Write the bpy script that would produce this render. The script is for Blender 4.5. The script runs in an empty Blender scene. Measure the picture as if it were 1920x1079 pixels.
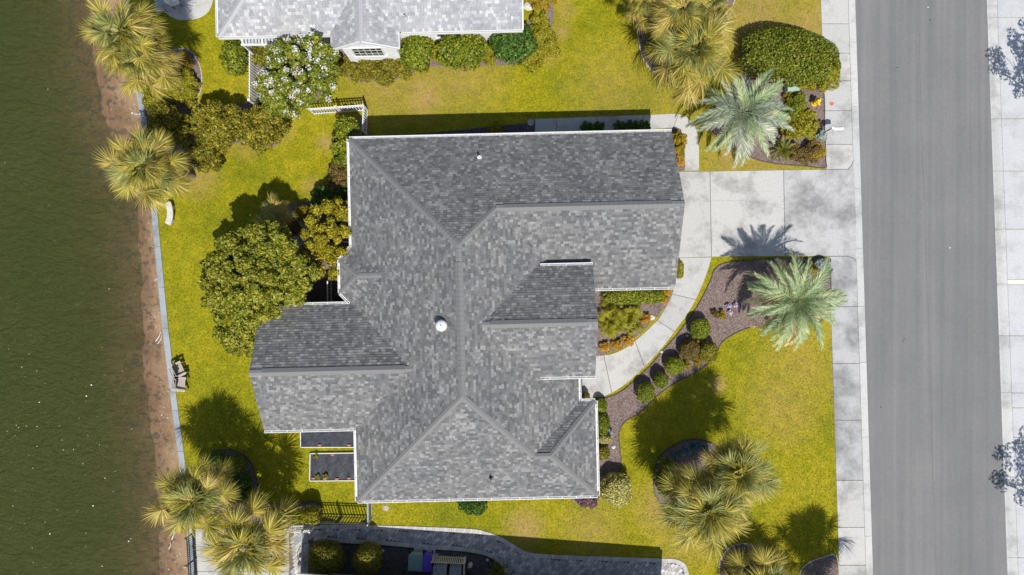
import bpy, math, random
import numpy as np
from mathutils import Vector, Matrix

# ------------------------------------------------------------------ camera, sky, sun, exposure
SC = bpy.context.scene
COL = SC.collection
H = 40.0            # camera height in metres
F = 1280.0          # focal length in photo pixels (24 mm on a 36 mm sensor)
cam = bpy.data.cameras.new("camera"); cam.lens = 24; cam.sensor_width = 36
cam.clip_start = 0.5; cam.clip_end = 1500
camo = bpy.data.objects.new("camera", cam); COL.objects.link(camo)
camo.location = (0, 0, H); camo.rotation_euler = (0, 0, 0)
SC.camera = camo

SUN = Vector((0.193, -0.62, 1.0)).normalized()      # towards the sun
world = bpy.data.worlds.new("World"); SC.world = world; world.use_nodes = True
wn = world.node_tree.nodes; wl = world.node_tree.links
sky = wn.new("ShaderNodeTexSky"); sky.sky_type = 'NISHITA'; sky.sun_disc = False
sky.sun_elevation = math.asin(SUN.z); sky.sun_rotation = math.atan2(SUN.x, SUN.y)
sky.air_density = 1.0; sky.dust_density = 1.0
bg = wn["Background"]; bg.inputs[1].default_value = 0.095
wl.new(sky.outputs[0], bg.inputs[0])
sl = bpy.data.lights.new("sun", 'SUN'); sl.energy = 4.6; sl.angle = math.radians(0.5); sl.color = (1.0, 0.96, 0.89)
so = bpy.data.objects.new("sun", sl); COL.objects.link(so)
so.rotation_euler = SUN.to_track_quat('Z', 'Y').to_euler(); so.location = (20, -60, 90)
SC.view_settings.view_transform = 'Standard'; SC.view_settings.look = 'None'
SC.view_settings.exposure = 0.0; SC.view_settings.gamma = 1.0
SC.view_settings.use_curve_mapping = False
SC.cycles.use_denoising = True
SC.cycles.max_bounces = 8; SC.cycles.transparent_max_bounces = 16
SC.cycles.caustics_reflective = False; SC.cycles.caustics_refractive = False

R = math.radians
rng = np.random.default_rng(7)
random.seed(7)

def P(px, py, z=0.0):
    """photo pixel seen at height z -> metres"""
    k = (H - z) / F
    return Vector(((px - 960.0) * k, -(py - 539.5) * k, z))
def P2(px, py, z=0.0):
    v = P(px, py, z); return (v.x, v.y)

# ------------------------------------------------------------------ materials
MATS = {}
def nodes(name):
    m = bpy.data.materials.new(name); m.use_nodes = True
    nt = m.node_tree; b = nt.nodes["Principled BSDF"]
    MATS[name] = m
    return m, nt, nt.nodes, nt.links, b
def ramp(N, stops):
    r = N.new("ShaderNodeValToRGB"); e = r.color_ramp.elements
    while len(e) < len(stops): e.new(0.5)
    for i, (p, c) in enumerate(stops):
        e[i].position = p; e[i].color = (c[0], c[1], c[2], 1)
    return r
def noise(N, L, scale, detail=4, rough=0.6, vec=None):
    n = N.new("ShaderNodeTexNoise"); n.inputs["Scale"].default_value = scale
    n.inputs["Detail"].default_value = detail; n.inputs["Roughness"].default_value = rough
    if vec is not None: L.new(vec, n.inputs["Vector"])
    return n
def mixc(N, L, fac, a, b, mode='MIX'):
    m = N.new("ShaderNodeMix"); m.data_type = 'RGBA'; m.blend_type = mode
    for k, v in ((0, fac), (6, a), (7, b)):
        if isinstance(v, (int, float)): m.inputs[k].default_value = v
        elif isinstance(v, tuple): m.inputs[k].default_value = (v[0], v[1], v[2], 1)
        else: L.new(v, m.inputs[k])
    return m.outputs[2]
def mth(N, L, op, a, b=0.0, clamp=False):
    m = N.new("ShaderNodeMath"); m.operation = op; m.use_clamp = clamp
    for k, v in ((0, a), (1, b)):
        if isinstance(v, (int, float)): m.inputs[k].default_value = v
        else: L.new(v, m.inputs[k])
    return m.outputs[0]
def bump(N, L, b, h, s=0.5, d=0.02):
    n = N.new("ShaderNodeBump"); n.inputs["Strength"].default_value = s; n.inputs["Distance"].default_value = d
    L.new(h, n.inputs["Height"]); L.new(n.outputs[0], b.inputs["Normal"])
def plain(name, c, rough=0.6, var=0.12, scale=6.0, metal=0.0, island=0.0, bmp=0.0, spec=None):
    m, nt, N, L, b = nodes(name)
    g = N.new("ShaderNodeNewGeometry")
    n = noise(N, L, scale, 5, 0.65, g.outputs["Position"])
    lo = tuple(x * (1 - var) for x in c); hi = tuple(min(1, x * (1 + var)) for x in c)
    r = ramp(N, [(0.3, lo), (0.7, hi)]); L.new(n.outputs[0], r.inputs[0])
    col = r.outputs[0]
    if island:
        rr = ramp(N, [(0, (1 - island,) * 3), (1, (1 + island,) * 3)])
        L.new(g.outputs["Random Per Island"], rr.inputs[0])
        col = mixc(N, L, 1.0, col, rr.outputs[0], 'MULTIPLY')
    L.new(col, b.inputs["Base Color"])
    b.inputs["Roughness"].default_value = rough; b.inputs["Metallic"].default_value = metal
    if spec is not None: b.inputs["Specular IOR Level"].default_value = spec
    if bmp: bump(N, L, b, n.outputs[0], bmp, 0.02)
    return m

def concrete(name, c, stain=0.35, blot=0.35):
    m, nt, N, L, b = nodes(name)
    g = N.new("ShaderNodeNewGeometry"); pos = g.outputs["Position"]
    oi = N.new("ShaderNodeObjectInfo")
    n1 = noise(N, L, 0.55, 6, 0.7, pos); n2 = noise(N, L, 9, 4, 0.7, pos); n3 = noise(N, L, 60, 2, 0.5, pos)
    dark = tuple(x * (1 - stain) for x in c)
    r1 = ramp(N, [(0.36, dark), (0.44 + blot * .2, c)]); L.new(n1.outputs[0], r1.inputs[0])
    r2 = ramp(N, [(0.25, (.86, .86, .86)), (0.7, (1.05, 1.05, 1.05))]); L.new(n2.outputs[0], r2.inputs[0])
    r3 = ramp(N, [(0.3, (.9, .9, .9)), (0.7, (1.06, 1.06, 1.06))]); L.new(n3.outputs[0], r3.inputs[0])
    ro = ramp(N, [(0, (.91, .92, .93)), (1, (1.05, 1.04, 1.03))]); L.new(oi.outputs["Random"], ro.inputs[0])
    c1 = mixc(N, L, 1, r1.outputs[0], r2.outputs[0], 'MULTIPLY')
    c2 = mixc(N, L, 1, c1, r3.outputs[0], 'MULTIPLY')
    c3 = mixc(N, L, 1, c2, ro.outputs[0], 'MULTIPLY')
    L.new(c3, b.inputs["Base Color"]); b.inputs["Roughness"].default_value = 0.85
    bump(N, L, b, n2.outputs[0], 0.25, 0.01)
    return m

GAIN = 1.3
def foliage(name, cols, trans=0.25, rough=0.5, scale=1.2):
    """cols: darker, middle, lighter leaf colours; each leaf takes its own"""
    cols = [tuple(min(.85, v * GAIN) for v in c) for c in cols]
    m, nt, N, L, b = nodes(name)
    g = N.new("ShaderNodeNewGeometry"); oi = N.new("ShaderNodeObjectInfo")
    n = noise(N, L, scale, 3, 0.6, g.outputs["Position"])
    f = mth(N, L, 'ADD', mth(N, L, 'MULTIPLY', g.outputs["Random Per Island"], 0.72), mth(N, L, 'MULTIPLY', n.outputs[0], 0.34))
    f = mth(N, L, 'ADD', f, mth(N, L, 'MULTIPLY', oi.outputs["Random"], 0.16))
    r = ramp(N, [(0.2, cols[0]), (0.58, cols[1]), (0.98, cols[2])]); L.new(f, r.inputs[0])
    L.new(r.outputs[0], b.inputs["Base Color"]); b.inputs["Roughness"].default_value = rough
    b.inputs["Specular IOR Level"].default_value = 0.35
    t = N.new("ShaderNodeBsdfTranslucent"); L.new(r.outputs[0], t.inputs[0])
    mx = N.new("ShaderNodeMixShader"); mx.inputs[0].default_value = trans
    L.new(b.outputs[0], mx.inputs[1]); L.new(t.outputs[0], mx.inputs[2])
    L.new(mx.outputs[0], N["Material Output"].inputs[0])
    return m

def shingle(name, stops, cool=(1, 1, 1)):
    m, nt, N, L, b = nodes(name)
    g = N.new("ShaderNodeNewGeometry"); pos = g.outputs["Position"]
    r = ramp(N, stops); r.color_ramp.interpolation = 'LINEAR'
    L.new(g.outputs["Random Per Island"], r.inputs[0])
    n1 = noise(N, L, 0.4, 4, 0.6, pos); n2 = noise(N, L, 70, 3, 0.6, pos); n3 = noise(N, L, 2.2, 3, 0.6, pos)
    ra = ramp(N, [(0.3, (.86, .87, .9)), (0.7, (1.1, 1.09, 1.06))]); L.new(n1.outputs[0], ra.inputs[0])
    rb = ramp(N, [(0.3, (.82, .82, .82)), (0.7, (1.12, 1.12, 1.12))]); L.new(n2.outputs[0], rb.inputs[0])
    rc = ramp(N, [(0.3, (.92, .92, .92)), (0.7, (1.07, 1.07, 1.07))]); L.new(n3.outputs[0], rc.inputs[0])
    c = mixc(N, L, 1, r.outputs[0], ra.outputs[0], 'MULTIPLY'); c = mixc(N, L, 1, c, rb.outputs[0], 'MULTIPLY')
    c = mixc(N, L, 1, c, rc.outputs[0], 'MULTIPLY')
    L.new(c, b.inputs["Base Color"]); b.inputs["Roughness"].default_value = 0.9
    b.inputs["Specular IOR Level"].default_value = 0.3
    bump(N, L, b, n2.outputs[0], 0.3, 0.01)
    return m

# dry or bare patches of turf (photo pixel, radius px, strength)
DRY = [(795, 180, 36, 1.0), (720, 165, 60, .55), (860, 135, 70, .55), (985, 992, 30, 1.0), (1110, 995, 45, .5),
       (1420, 40, 80, .75), (1520, 50, 55, .8), (1370, 290, 50, .7), (1430, 310, 60, .6), (612, 268, 14, 1.0), (585, 350, 16, .6),
       (370, 330, 34, .7), (520, 240, 26, .6), (460, 262, 30, .5), (1470, 760, 60, .45), (1240, 955, 40, .7),
       (1060, 20, 16, .7), (1052, 60, 14, .8), (1030, 100, 18, .7), (1345, 720, 14, 1.0), (1500, 690, 70, .35),
       (1290, 1000, 50, .5), (1150, 170, 70, .35), (650, 370, 25, .5), (1250, 190, 60, .3), (724, 953, 6, 1.0)]
def lawn_mat(name, blades=False):
    m, nt, N, L, b = nodes(name)
    g = N.new("ShaderNodeNewGeometry"); pos = g.outputs["Position"]
    n1 = noise(N, L, 0.16, 5, 0.6, pos); n2 = noise(N, L, 1.6, 5, 0.7, pos); n3 = noise(N, L, 8, 5, 0.75, pos)
    r = ramp(N, [(0.30, (.21, .225, .008)), (0.5, (.31, .285, .009)), (0.70, (.39, .325, .018))]); L.new(n1.outputs[0], r.inputs[0])
    r2 = ramp(N, [(0.30, (.66, .74, .62)), (0.70, (1.22, 1.15, 1.2))]); L.new(n2.outputs[0], r2.inputs[0])
    r3 = ramp(N, [(0.32, (.52, .57, .48)), (0.68, (1.36, 1.32, 1.45))]); L.new(n3.outputs[0], r3.inputs[0])
    c = mixc(N, L, 1, r.outputs[0], r2.outputs[0], 'MULTIPLY'); c = mixc(N, L, 1, c, r3.outputs[0], 'MULTIPLY')
    tot = None
    for (px, py, rad, s) in DRY:
        v = N.new("ShaderNodeVectorMath"); v.operation = 'DISTANCE'; L.new(pos, v.inputs[0]); v.inputs[1].default_value = P(px, py, 0.02)
        q = mth(N, L, 'MULTIPLY', mth(N, L, 'SUBTRACT', 1.0, mth(N, L, 'DIVIDE', v.outputs["Value"], rad * 1.7 / 32), True), s * 1.25)
        tot = q if tot is None else mth(N, L, 'MAXIMUM', tot, q)
    nd = noise(N, L, 2.3, 5, 0.75, pos)
    d = mth(N, L, 'MULTIPLY', tot, mth(N, L, 'MULTIPLY', mth(N, L, 'SUBTRACT', nd.outputs[0], 0.22), 2.3, True), True)
    c = mixc(N, L, d, c, (.42, .27, .11))
    if blades:
        ri = ramp(N, [(0, (.5, .58, .5)), (1, (1.5, 1.42, 1.5))]); L.new(g.outputs["Random Per Island"], ri.inputs[0])
        c = mixc(N, L, 1, c, ri.outputs[0], 'MULTIPLY')
    L.new(c, b.inputs["Base Color"]); b.inputs["Roughness"].default_value = 0.8
    b.inputs["Specular IOR Level"].default_value = 0.15
    if not blades: bump(N, L, b, n3.outputs[0], 0.7, 0.05)
    return m

M_LAWN = lawn_mat("lawn_turf"); M_BLADE = lawn_mat("lawn_blades", True)
M_CONC = concrete("pale_concrete", (.545, .54, .525)); M_CONC_D = concrete("stained_concrete", (.50, .50, .505), .5, .75)
M_CONC_W = concrete("white_concrete", (.56, .57, .59), .18)
M_KERB = concrete("kerb_concrete", (.58, .58, .57), .3)
M_SEAWALL = concrete("seawall_concrete", (.36, .40, .43), .35)
M_SH = shingle("grey_shingle", [(0, (.125, .127, .131)), (.35, (.172, .173, .175)), (.75, (.215, .215, .215)), (1, (.315, .315, .312))])
M_SHN = shingle("pale_shingle", [(0, (.34, .345, .365)), (.4, (.39, .395, .415)), (.75, (.44, .445, .46)), (1, (.60, .60, .61))])
M_CAP = plain("ridge_shingle", (.205, .205, .205), .9, .15, 30, spec=.3)
M_CAPN = plain("pale_ridge_shingle", (.42, .43, .45), .9, .12, 30, spec=.3)
M_DECK = plain("roof_felt", (.07, .07, .075), .9)
M_WHITE = plain("white_paint", (.80, .80, .79), .45, .05, 3)
M_SIDING = plain("pale_siding", (.72, .73, .74), .55, .05, 4)
M_TAN = plain("beige_siding", (.50, .46, .40), .6, .06, 4)
M_GLASS = plain("dark_glass", (.03, .04, .045), .08, .1, 2)
M_BLACKM = plain("black_metal", (.015, .016, .018), .4, .1, 8)
M_GREYM = plain("grey_metal", (.45, .48, .50), .4, .1, 8)
M_WOODG = plain("weathered_wood", (.46, .41, .37), .8, .2, 12)
M_DARKWOOD = plain("dark_deck_wood", (.10, .065, .05), .7, .2, 10)
M_TRUNK = plain("palm_trunk_bark", (.20, .17, .14), .9, .35, 14, bmp=.6)
M_BARK = plain("tree_bark", (.15, .115, .085), .9, .3, 10, bmp=.6)
M_ROCK = plain("pale_rock", (.42, .40, .37), .9, .3, 6, bmp=.5)
M_ROCKW = plain("light_stone", (.60, .58, .53), .9, .2, 8)
M_FABRIC = plain("black_weed_fabric", (.022, .027, .042), .5, .45, 5.5, bmp=1.0)
M_BRICK = plain("red_brick", (.42, .19, .14), .85, .2, 20)
M_YELLOW = plain("yellow_enamel", (.75, .50, .02), .35, .08, 6)
M_REDPAINT = plain("faded_red_paint", (.55, .16, .17), .8, .25, 30)
M_GREENBOX = plain("pale_green_steel", (.36, .50, .37), .5, .12, 6)
M_BIN = plain("grey_green_plastic", (.22, .33, .31), .5, .15, 6)
M_PURPLE = plain("violet_plastic", (.13, .06, .52), .5, .1, 6)
M_CREAM = plain("cream_vinyl", (.72, .67, .55), .5, .06, 5)
M_AC = plain("pale_steel_casing", (.45, .49, .53), .45, .08, 6)
M_TERRA = plain("terracotta", (.48, .25, .17), .8, .15, 12)
M_EDGE = plain("bed_edging", (.10, .075, .065), .85, .25, 12)
M_EDGE_L = plain("pale_bed_edging", (.55, .50, .47), .85, .2, 12)
M_PAVER = plain("grey_paver", (.30, .31, .33), .85, .1, 14, island=.0)
M_SEAM = plain("dark_seam", (.145, .145, .147), .9, .2, 8)
M_GRAVEL = plain("pale_gravel", (.58, .58, .58), .9, .45, 22, bmp=.8)
M_SOIL = plain("soil", (.16, .125, .10), .95, .3, 5)
# pavers: every paver its own shade
def paver_mat(name, lo, hi):
    m, nt, N, L, b = nodes(name)
    oi = N.new("ShaderNodeObjectInfo"); g = N.new("ShaderNodeNewGeometry")
    f = mth(N, L, 'FRACT', mth(N, L, 'ADD', oi.outputs["Random"], g.outputs["Random Per Island"]))
    r = ramp(N, [(0, lo), (.6, tuple((a + c) / 2 * .95 for a, c in zip(lo, hi))), (1, hi)]); L.new(f, r.inputs[0])
    n = noise(N, L, 25, 4, .7, g.outputs["Position"]); rr = ramp(N, [(.3, (.85, .85, .85)), (.7, (1.1, 1.1, 1.1))]); L.new(n.outputs[0], rr.inputs[0])
    L.new(mixc(N, L, 1, r.outputs[0], rr.outputs[0], 'MULTIPLY'), b.inputs["Base Color"]); b.inputs["Roughness"].default_value = .85
    return m
M_PAVER = paver_mat("grey_paver", (.31, .315, .33), (.70, .68, .66))
M_BPAVER = paver_mat("border_paver", (.48, .46, .45), (.66, .64, .62))
def mulch_mat(name, a, b_, c_):
    m, nt, N, L, b = nodes(name)
    g = N.new("ShaderNodeNewGeometry"); pos = g.outputs["Position"]
    v = N.new("ShaderNodeTexVoronoi"); v.inputs["Scale"].default_value = 18; L.new(pos, v.inputs["Vector"])
    n = noise(N, L, 1.1, 4, .6, pos)
    r = ramp(N, [(0, a), (.5, b_), (1, c_)])
    f = mth(N, L, 'ADD', mth(N, L, 'MULTIPLY', v.outputs["Color"], .6), mth(N, L, 'MULTIPLY', n.outputs[0], .4))
    f = mth(N, L, 'ADD', f, mth(N, L, 'MULTIPLY', mth(N, L, 'SUBTRACT', g.outputs["Random Per Island"], .5), .5))
    L.new(f, r.inputs[0]); L.new(r.outputs[0], b.inputs["Base Color"]); b.inputs["Roughness"].default_value = .95
    bump(N, L, b, v.outputs["Distance"], .9, .04)
    return m
M_MULCH = mulch_mat("bark_mulch", (.11, .075, .068), (.22, .16, .145), (.38, .30, .28))
M_MULCH_D = mulch_mat("dark_rubber_mulch", (.04, .037, .042), (.09, .08, .088), (.22, .20, .21))
# asphalt
m, nt, N, L, b = nodes("aged_asphalt"); M_ASPH = m
g = N.new("ShaderNodeNewGeometry"); pos = g.outputs["Position"]
mp = N.new("ShaderNodeMapping"); L.new(pos, mp.inputs[0]); mp.inputs["Rotation"].default_value = (0, 0, R(-1.75)); mp.inputs["Scale"].default_value = (1.5, 0.02, 1)
ns = noise(N, L, 1.0, 5, .65, mp.outputs[0]); nb = noise(N, L, .35, 4, .6, pos); nf = noise(N, L, 45, 3, .8, pos); nff = noise(N, L, 7, 5, .75, pos)
r1 = ramp(N, [(.3, (.165, .167, .170)), (.7, (.228, .226, .224))]); L.new(ns.outputs[0], r1.inputs[0])
r2 = ramp(N, [(.3, (.93, .935, .95)), (.7, (1.05, 1.05, 1.04))]); L.new(nb.outputs[0], r2.inputs[0])
r3 = ramp(N, [(.25, (.72, .72, .72)), (.6, (1.08, 1.08, 1.08)), (.8, (1.3, 1.3, 1.3))]); L.new(nf.outputs[0], r3.inputs[0])
r4 = ramp(N, [(.3, (.91, .91, .915)), (.7, (1.07, 1.07, 1.065))]); L.new(nff.outputs[0], r4.inputs[0])
c = mixc(N, L, 1, r1.outputs[0], r2.outputs[0], 'MULTIPLY'); c = mixc(N, L, 1, c, r3.outputs[0], 'MULTIPLY'); c = mixc(N, L, 1, c, r4.outputs[0], 'MULTIPLY')
L.new(c, b.inputs["Base Color"]); b.inputs["Roughness"].default_value = .9; bump(N, L, b, nf.outputs[0], .3, .01)
# sand and sea bed
m, nt, N, L, b = nodes("sand_bed"); M_SAND = m
g = N.new("ShaderNodeNewGeometry"); pos = g.outputs["Position"]
n1 = noise(N, L, .8, 5, .7, pos); n2 = noise(N, L, 9, 4, .7, pos); n3 = noise(N, L, 2.2, 4, .65, pos)
r1 = ramp(N, [(.3, (.24, .15, .08)), (.7, (.37, .25, .155))]); L.new(n1.outputs[0], r1.inputs[0])
r2 = ramp(N, [(.3, (.8, .78, .76)), (.7, (1.15, 1.15, 1.15))]); L.new(n2.outputs[0], r2.inputs[0])
c = mixc(N, L, 1, r1.outputs[0], r2.outputs[0], 'MULTIPLY')
sp = N.new("ShaderNodeSeparateXYZ"); L.new(pos, sp.inputs[0])
wet = ramp(N, [(.0, (.5, .46, .40)), (.45, (.68, .63, .58)), (.8, (1.12, 1.12, 1.12))])
mr = N.new("ShaderNodeMapRange"); mr.inputs[1].default_value = -1.1; mr.inputs[2].default_value = -.70; L.new(sp.outputs[2], mr.inputs[0]); L.new(mr.outputs[0], wet.inputs[0])
c = mixc(N, L, 1, c, wet.outputs[0], 'MULTIPLY')
# weed patches grow low on the bank
wd = ramp(N, [(.52, (0, 0, 0)), (.58, (1, 1, 1))]); L.new(n3.outputs[0], wd.inputs[0])
mr2 = N.new("ShaderNodeMapRange"); mr2.inputs[1].default_value = -.74; mr2.inputs[2].default_value = -.90; L.new(sp.outputs[2], mr2.inputs[0])
c = mixc(N, L, mth(N, L, 'MULTIPLY', mth(N, L, 'MULTIPLY', wd.outputs[0], mr2.outputs[0]), .8), c, (.07, .06, .04))
L.new(c, b.inputs["Base Color"]); b.inputs["Roughness"].default_value = .9; bump(N, L, b, n2.outputs[0], .5, .03)
# murky water
m, nt, N, L, b = nodes("murky_water"); M_WATER = m
g = N.new("ShaderNodeNewGeometry"); pos = g.outputs["Position"]
mp = N.new("ShaderNodeMapping"); L.new(pos, mp.inputs[0]); mp.inputs["Rotation"].default_value = (0, 0, R(35)); mp.inputs["Scale"].default_value = (1.0, 1.7, 1)
w1 = noise(N, L, .9, 3, .6, mp.outputs[0]); w2 = noise(N, L, 3.6, 3, .6, mp.outputs[0])
hh = mth(N, L, 'ADD', w1.outputs[0], mth(N, L, 'MULTIPLY', w2.outputs[0], .4))
w1.inputs["Distortion"].default_value = 1.2; w2.inputs["Distortion"].default_value = .8
bump(N, L, b, hh, 1.0, .7)
nc = noise(N, L, .12, 4, .6, pos)
rc = ramp(N, [(.3, (.072, .095, .022)), (.7, (.115, .122, .036))]); L.new(nc.outputs[0], rc.inputs[0]); L.new(rc.outputs[0], b.inputs["Base Color"])
b.inputs["Roughness"].default_value = .12; b.inputs["IOR"].default_value = 1.33
tr = N.new("ShaderNodeBsdfTransparent"); mx = N.new("ShaderNodeMixShader"); mx.inputs[0].default_value = .30
L.new(tr.outputs[0], mx.inputs[1]); L.new(b.outputs[0], mx.inputs[2]); L.new(mx.outputs[0], N["Material Output"].inputs[0])
va = N.new("ShaderNodeVolumePrincipled"); va.inputs["Color"].default_value = (.36, .43, .13, 1); va.inputs["Density"].default_value = 1.1; va.inputs["Anisotropy"].default_value = 0.0; m.cycles.homogeneous_volume = True
L.new(va.outputs[0], N["Material Output"].inputs[1])

FOL = {
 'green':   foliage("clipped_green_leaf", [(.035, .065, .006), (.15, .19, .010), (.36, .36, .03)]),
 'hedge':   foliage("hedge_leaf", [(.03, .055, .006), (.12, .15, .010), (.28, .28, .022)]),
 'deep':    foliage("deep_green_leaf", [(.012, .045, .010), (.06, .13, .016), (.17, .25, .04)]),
 'olive':   foliage("olive_leaf", [(.030, .036, .006), (.16, .15, .014), (.38, .32, .03)]),
 'lime':    foliage("lime_leaf", [(.13, .14, .008), (.24, .22, .012), (.40, .35, .03)]),
 'gold':    foliage("golden_leaf", [(.16, .11, .008), (.30, .215, .012), (.46, .34, .03)]),
 'orange':  foliage("orange_leaf", [(.22, .12, .012), (.50, .27, .025), (.62, .42, .07)]),
 'rust':    foliage("rusty_leaf", [(.07, .06, .015), (.17, .12, .03), (.27, .18, .06)]),
 'varieg':  foliage("variegated_leaf", [(.10, .10, .008), (.36, .32, .06), (.66, .62, .30)]),
 'tree':    foliage("broad_tree_leaf", [(.030, .060, .008), (.18, .20, .018), (.42, .38, .045)], scale=.8),
 'yellowtree': foliage("yellow_tree_leaf", [(.09, .085, .008), (.32, .28, .016), (.55, .45, .03)], scale=.9),
 'myrtle':  foliage("myrtle_leaf", [(.035, .085, .008), (.17, .21, .02), (.40, .38, .06)]),
 'purple':  foliage("purple_leaf", [(.10, .05, .08), (.2, .11, .14), (.3, .2, .2)]),
 'silver':  foliage("silver_leaf", [(.20, .28, .25), (.34, .42, .38), (.55, .6, .55)]),
 'agave':   foliage("agave_leaf", [(.04, .16, .16), (.08, .24, .24), (.2, .36, .34)]),
 'petal':   foliage("white_petal", [(.62, .58, .55), (.78, .76, .73), (.9, .9, .88)], .3),
 'lilac':   foliage("lilac_petal", [(.35, .25, .45), (.6, .5, .65), (.85, .8, .85)], .3),
 'street':  foliage("street_tree_leaf", [(.04, .08, .012), (.09, .13, .02), (.16, .19, .04)]),
 'fan_young': foliage("young_fan_leaf", [(.12, .145, .035), (.25, .26, .065), (.42, .40, .15)], .3),
 'fan_mid':   foliage("mature_fan_leaf", [(.15, .145, .022), (.34, .29, .042), (.56, .47, .11)], .3),
 'fan_old':   foliage("ageing_fan_leaf", [(.20, .15, .03), (.38, .30, .06), (.58, .47, .15)], .3),
 'fan_lime':  foliage("lime_fan_leaf", [(.12, .14, .008), (.28, .27, .012), (.44, .40, .03)], .3),
 'feather_blue': foliage("blue_feather_leaf", [(.10, .135, .09), (.25, .295, .215), (.50, .53, .40)], .2),
 'feather_green': foliage("green_feather_leaf", [(.10, .20, .10), (.25, .33, .16), (.48, .50, .26)], .2),
 'feather_old': foliage("straw_feather_leaf", [(.34, .27, .12), (.52, .42, .22), (.66, .56, .34)], .2),
 'sago':    foliage("sago_leaf", [(.05, .09, .01), (.12, .14, .015), (.24, .2, .03)]),
}

# ------------------------------------------------------------------ helpers
def link(o, parent=None):
    COL.objects.link(o)
    if parent is not None: o.parent = parent
    return o
def mesh_data(name, v, f, mat):
    me = bpy.data.meshes.new(name)
    me.from_pydata([tuple(p) for p in v], [], f)
    if mat is not None: me.materials.append(mat)
    me.update()
    return me
def mesh_np(name, V, faces_n, mat):
    """V: (n*k,3) array of n separate k-gons"""
    k = faces_n; n = len(V) // k
    me = bpy.data.meshes.new(name)
    me.vertices.add(len(V)); me.vertices.foreach_set("co", np.ascontiguousarray(V, dtype=np.float32).ravel())
    me.loops.add(n * k); me.loops.foreach_set("vertex_index", np.arange(n * k, dtype=np.int32))
    me.polygons.add(n); me.polygons.foreach_set("loop_start", np.arange(0, n * k, k, dtype=np.int32))
    me.polygons.foreach_set("loop_total", np.full(n, k, dtype=np.int32))
    me.update(calc_edges=True)
    if mat is not None: me.materials.append(mat)
    return me
def obj(name, me, parent=None, loc=None, rz=0.0):
    o = bpy.data.objects.new(name, me)
    if loc is not None: o.location = loc
    if rz: o.rotation_euler = (0, 0, rz)
    return link(o, parent)
def tag(o, label=None, cat=None, group=None, kind=None):
    if label: o["label"] = label
    if cat: o["category"] = cat
    if group: o["group"] = group
    if kind: o["kind"] = kind
    return o
def thing(name, label, cat, loc=(0, 0, 0), rz=0.0, group=None):
    o = bpy.data.objects.new(name, None); o.empty_display_size = .3
    o.location = loc; o.rotation_euler = (0, 0, rz)
    link(o); return tag(o, label, cat, group)

class MB:
    def __init__(s): s.v = []; s.f = []
    def add(s, v, f):
        k = len(s.v); s.v += [tuple(p) for p in v]; s.f += [tuple(i + k for i in q) for q in f]; return s
    def box(s, c, d, rz=0.0, rot=None):
        x, y, z = (a / 2 for a in d)
        vs = [Vector(p) for p in ((-x, -y, -z), (x, -y, -z), (x, y, -z), (-x, y, -z), (-x, -y, z), (x, -y, z), (x, y, z), (-x, y, z))]
        M = rot if rot is not None else Matrix.Rotation(rz, 3, 'Z')
        return s.add([M @ p + Vector(c) for p in vs], [(3, 2, 1, 0), (4, 5, 6, 7), (0, 1, 5, 4), (1, 2, 6, 5), (2, 3, 7, 6), (3, 0, 4, 7)])
    def bar(s, a, b, w, h=None):
        a = Vector(a); b = Vector(b); d = b - a; h = h or w
        q = d.to_track_quat('X', 'Z').to_matrix()
        return s.box((a + b) / 2, (d.length, w, h), rot=q)
    def tube(s, pts, rad, n=8, cap=True):
        pts = [Vector(p) for p in pts]; m = len(pts); vs = []; fs = []
        rad = rad if isinstance(rad, (list, tuple)) else [rad] * m
        for i, p in enumerate(pts):
            d = (pts[min(i + 1, m - 1)] - pts[max(i - 1, 0)]).normalized()
            u = d.orthogonal().normalized() if abs(d.z) < .99 else Vector((1, 0, 0))
            w = d.cross(u).normalized(); u = w.cross(d)
            for k in range(n):
                a = 2 * math.pi * k / n; vs.append(p + (u * math.cos(a) + w * math.sin(a)) * rad[i])
        for i in range(m - 1):
            for k in range(n):
                k2 = (k + 1) % n; fs.append((i * n + k, i * n + k2, (i + 1) * n + k2, (i + 1) * n + k))
        if cap: fs += [tuple(reversed(range(n))), tuple(range((m - 1) * n, m * n))]
        return s.add(vs, fs)
    def lathe(s, prof, c=(0, 0, 0), n=16):
        vs = []; fs = []; m = len(prof)
        for (r, z) in prof:
            for k in range(n):
                a = 2 * math.pi * k / n; vs.append((c[0] + r * math.cos(a), c[1] + r * math.sin(a), c[2] + z))
        for i in range(m - 1):
            for k in range(n):
                k2 = (k + 1) % n; fs.append((i * n + k, i * n + k2, (i + 1) * n + k2, (i + 1) * n + k))
        fs += [tuple(reversed(range(n))), tuple(range((m - 1) * n, m * n))]
        return s.add(vs, fs)
    def prism(s, poly, z0, z1):
        n = len(poly)
        ar = sum(poly[i][0] * poly[(i + 1) % n][1] - poly[(i + 1) % n][0] * poly[i][1] for i in range(n))
        if ar < 0: poly = list(reversed(poly))
        zz0 = z0 if callable(z0) else (lambda x, y: z0); zz1 = z1 if callable(z1) else (lambda x, y: z1)
        vs = [(x, y, zz0(x, y)) for x, y in poly] + [(x, y, zz1(x, y)) for x, y in poly]
        fs = [tuple(reversed(range(n))), tuple(range(n, 2 * n))] + [(i, (i + 1) % n, n + (i + 1) % n, n + i) for i in range(n)]
        return s.add(vs, fs)
    def build(s, name, mat, parent=None, smooth=False, loc=None, rz=0.0):
        me = mesh_data(name, s.v, s.f, mat)
        if smooth: me.polygons.foreach_set("use_smooth", [True] * len(me.polygons))
        return obj(name, me, parent, loc, rz)

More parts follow.
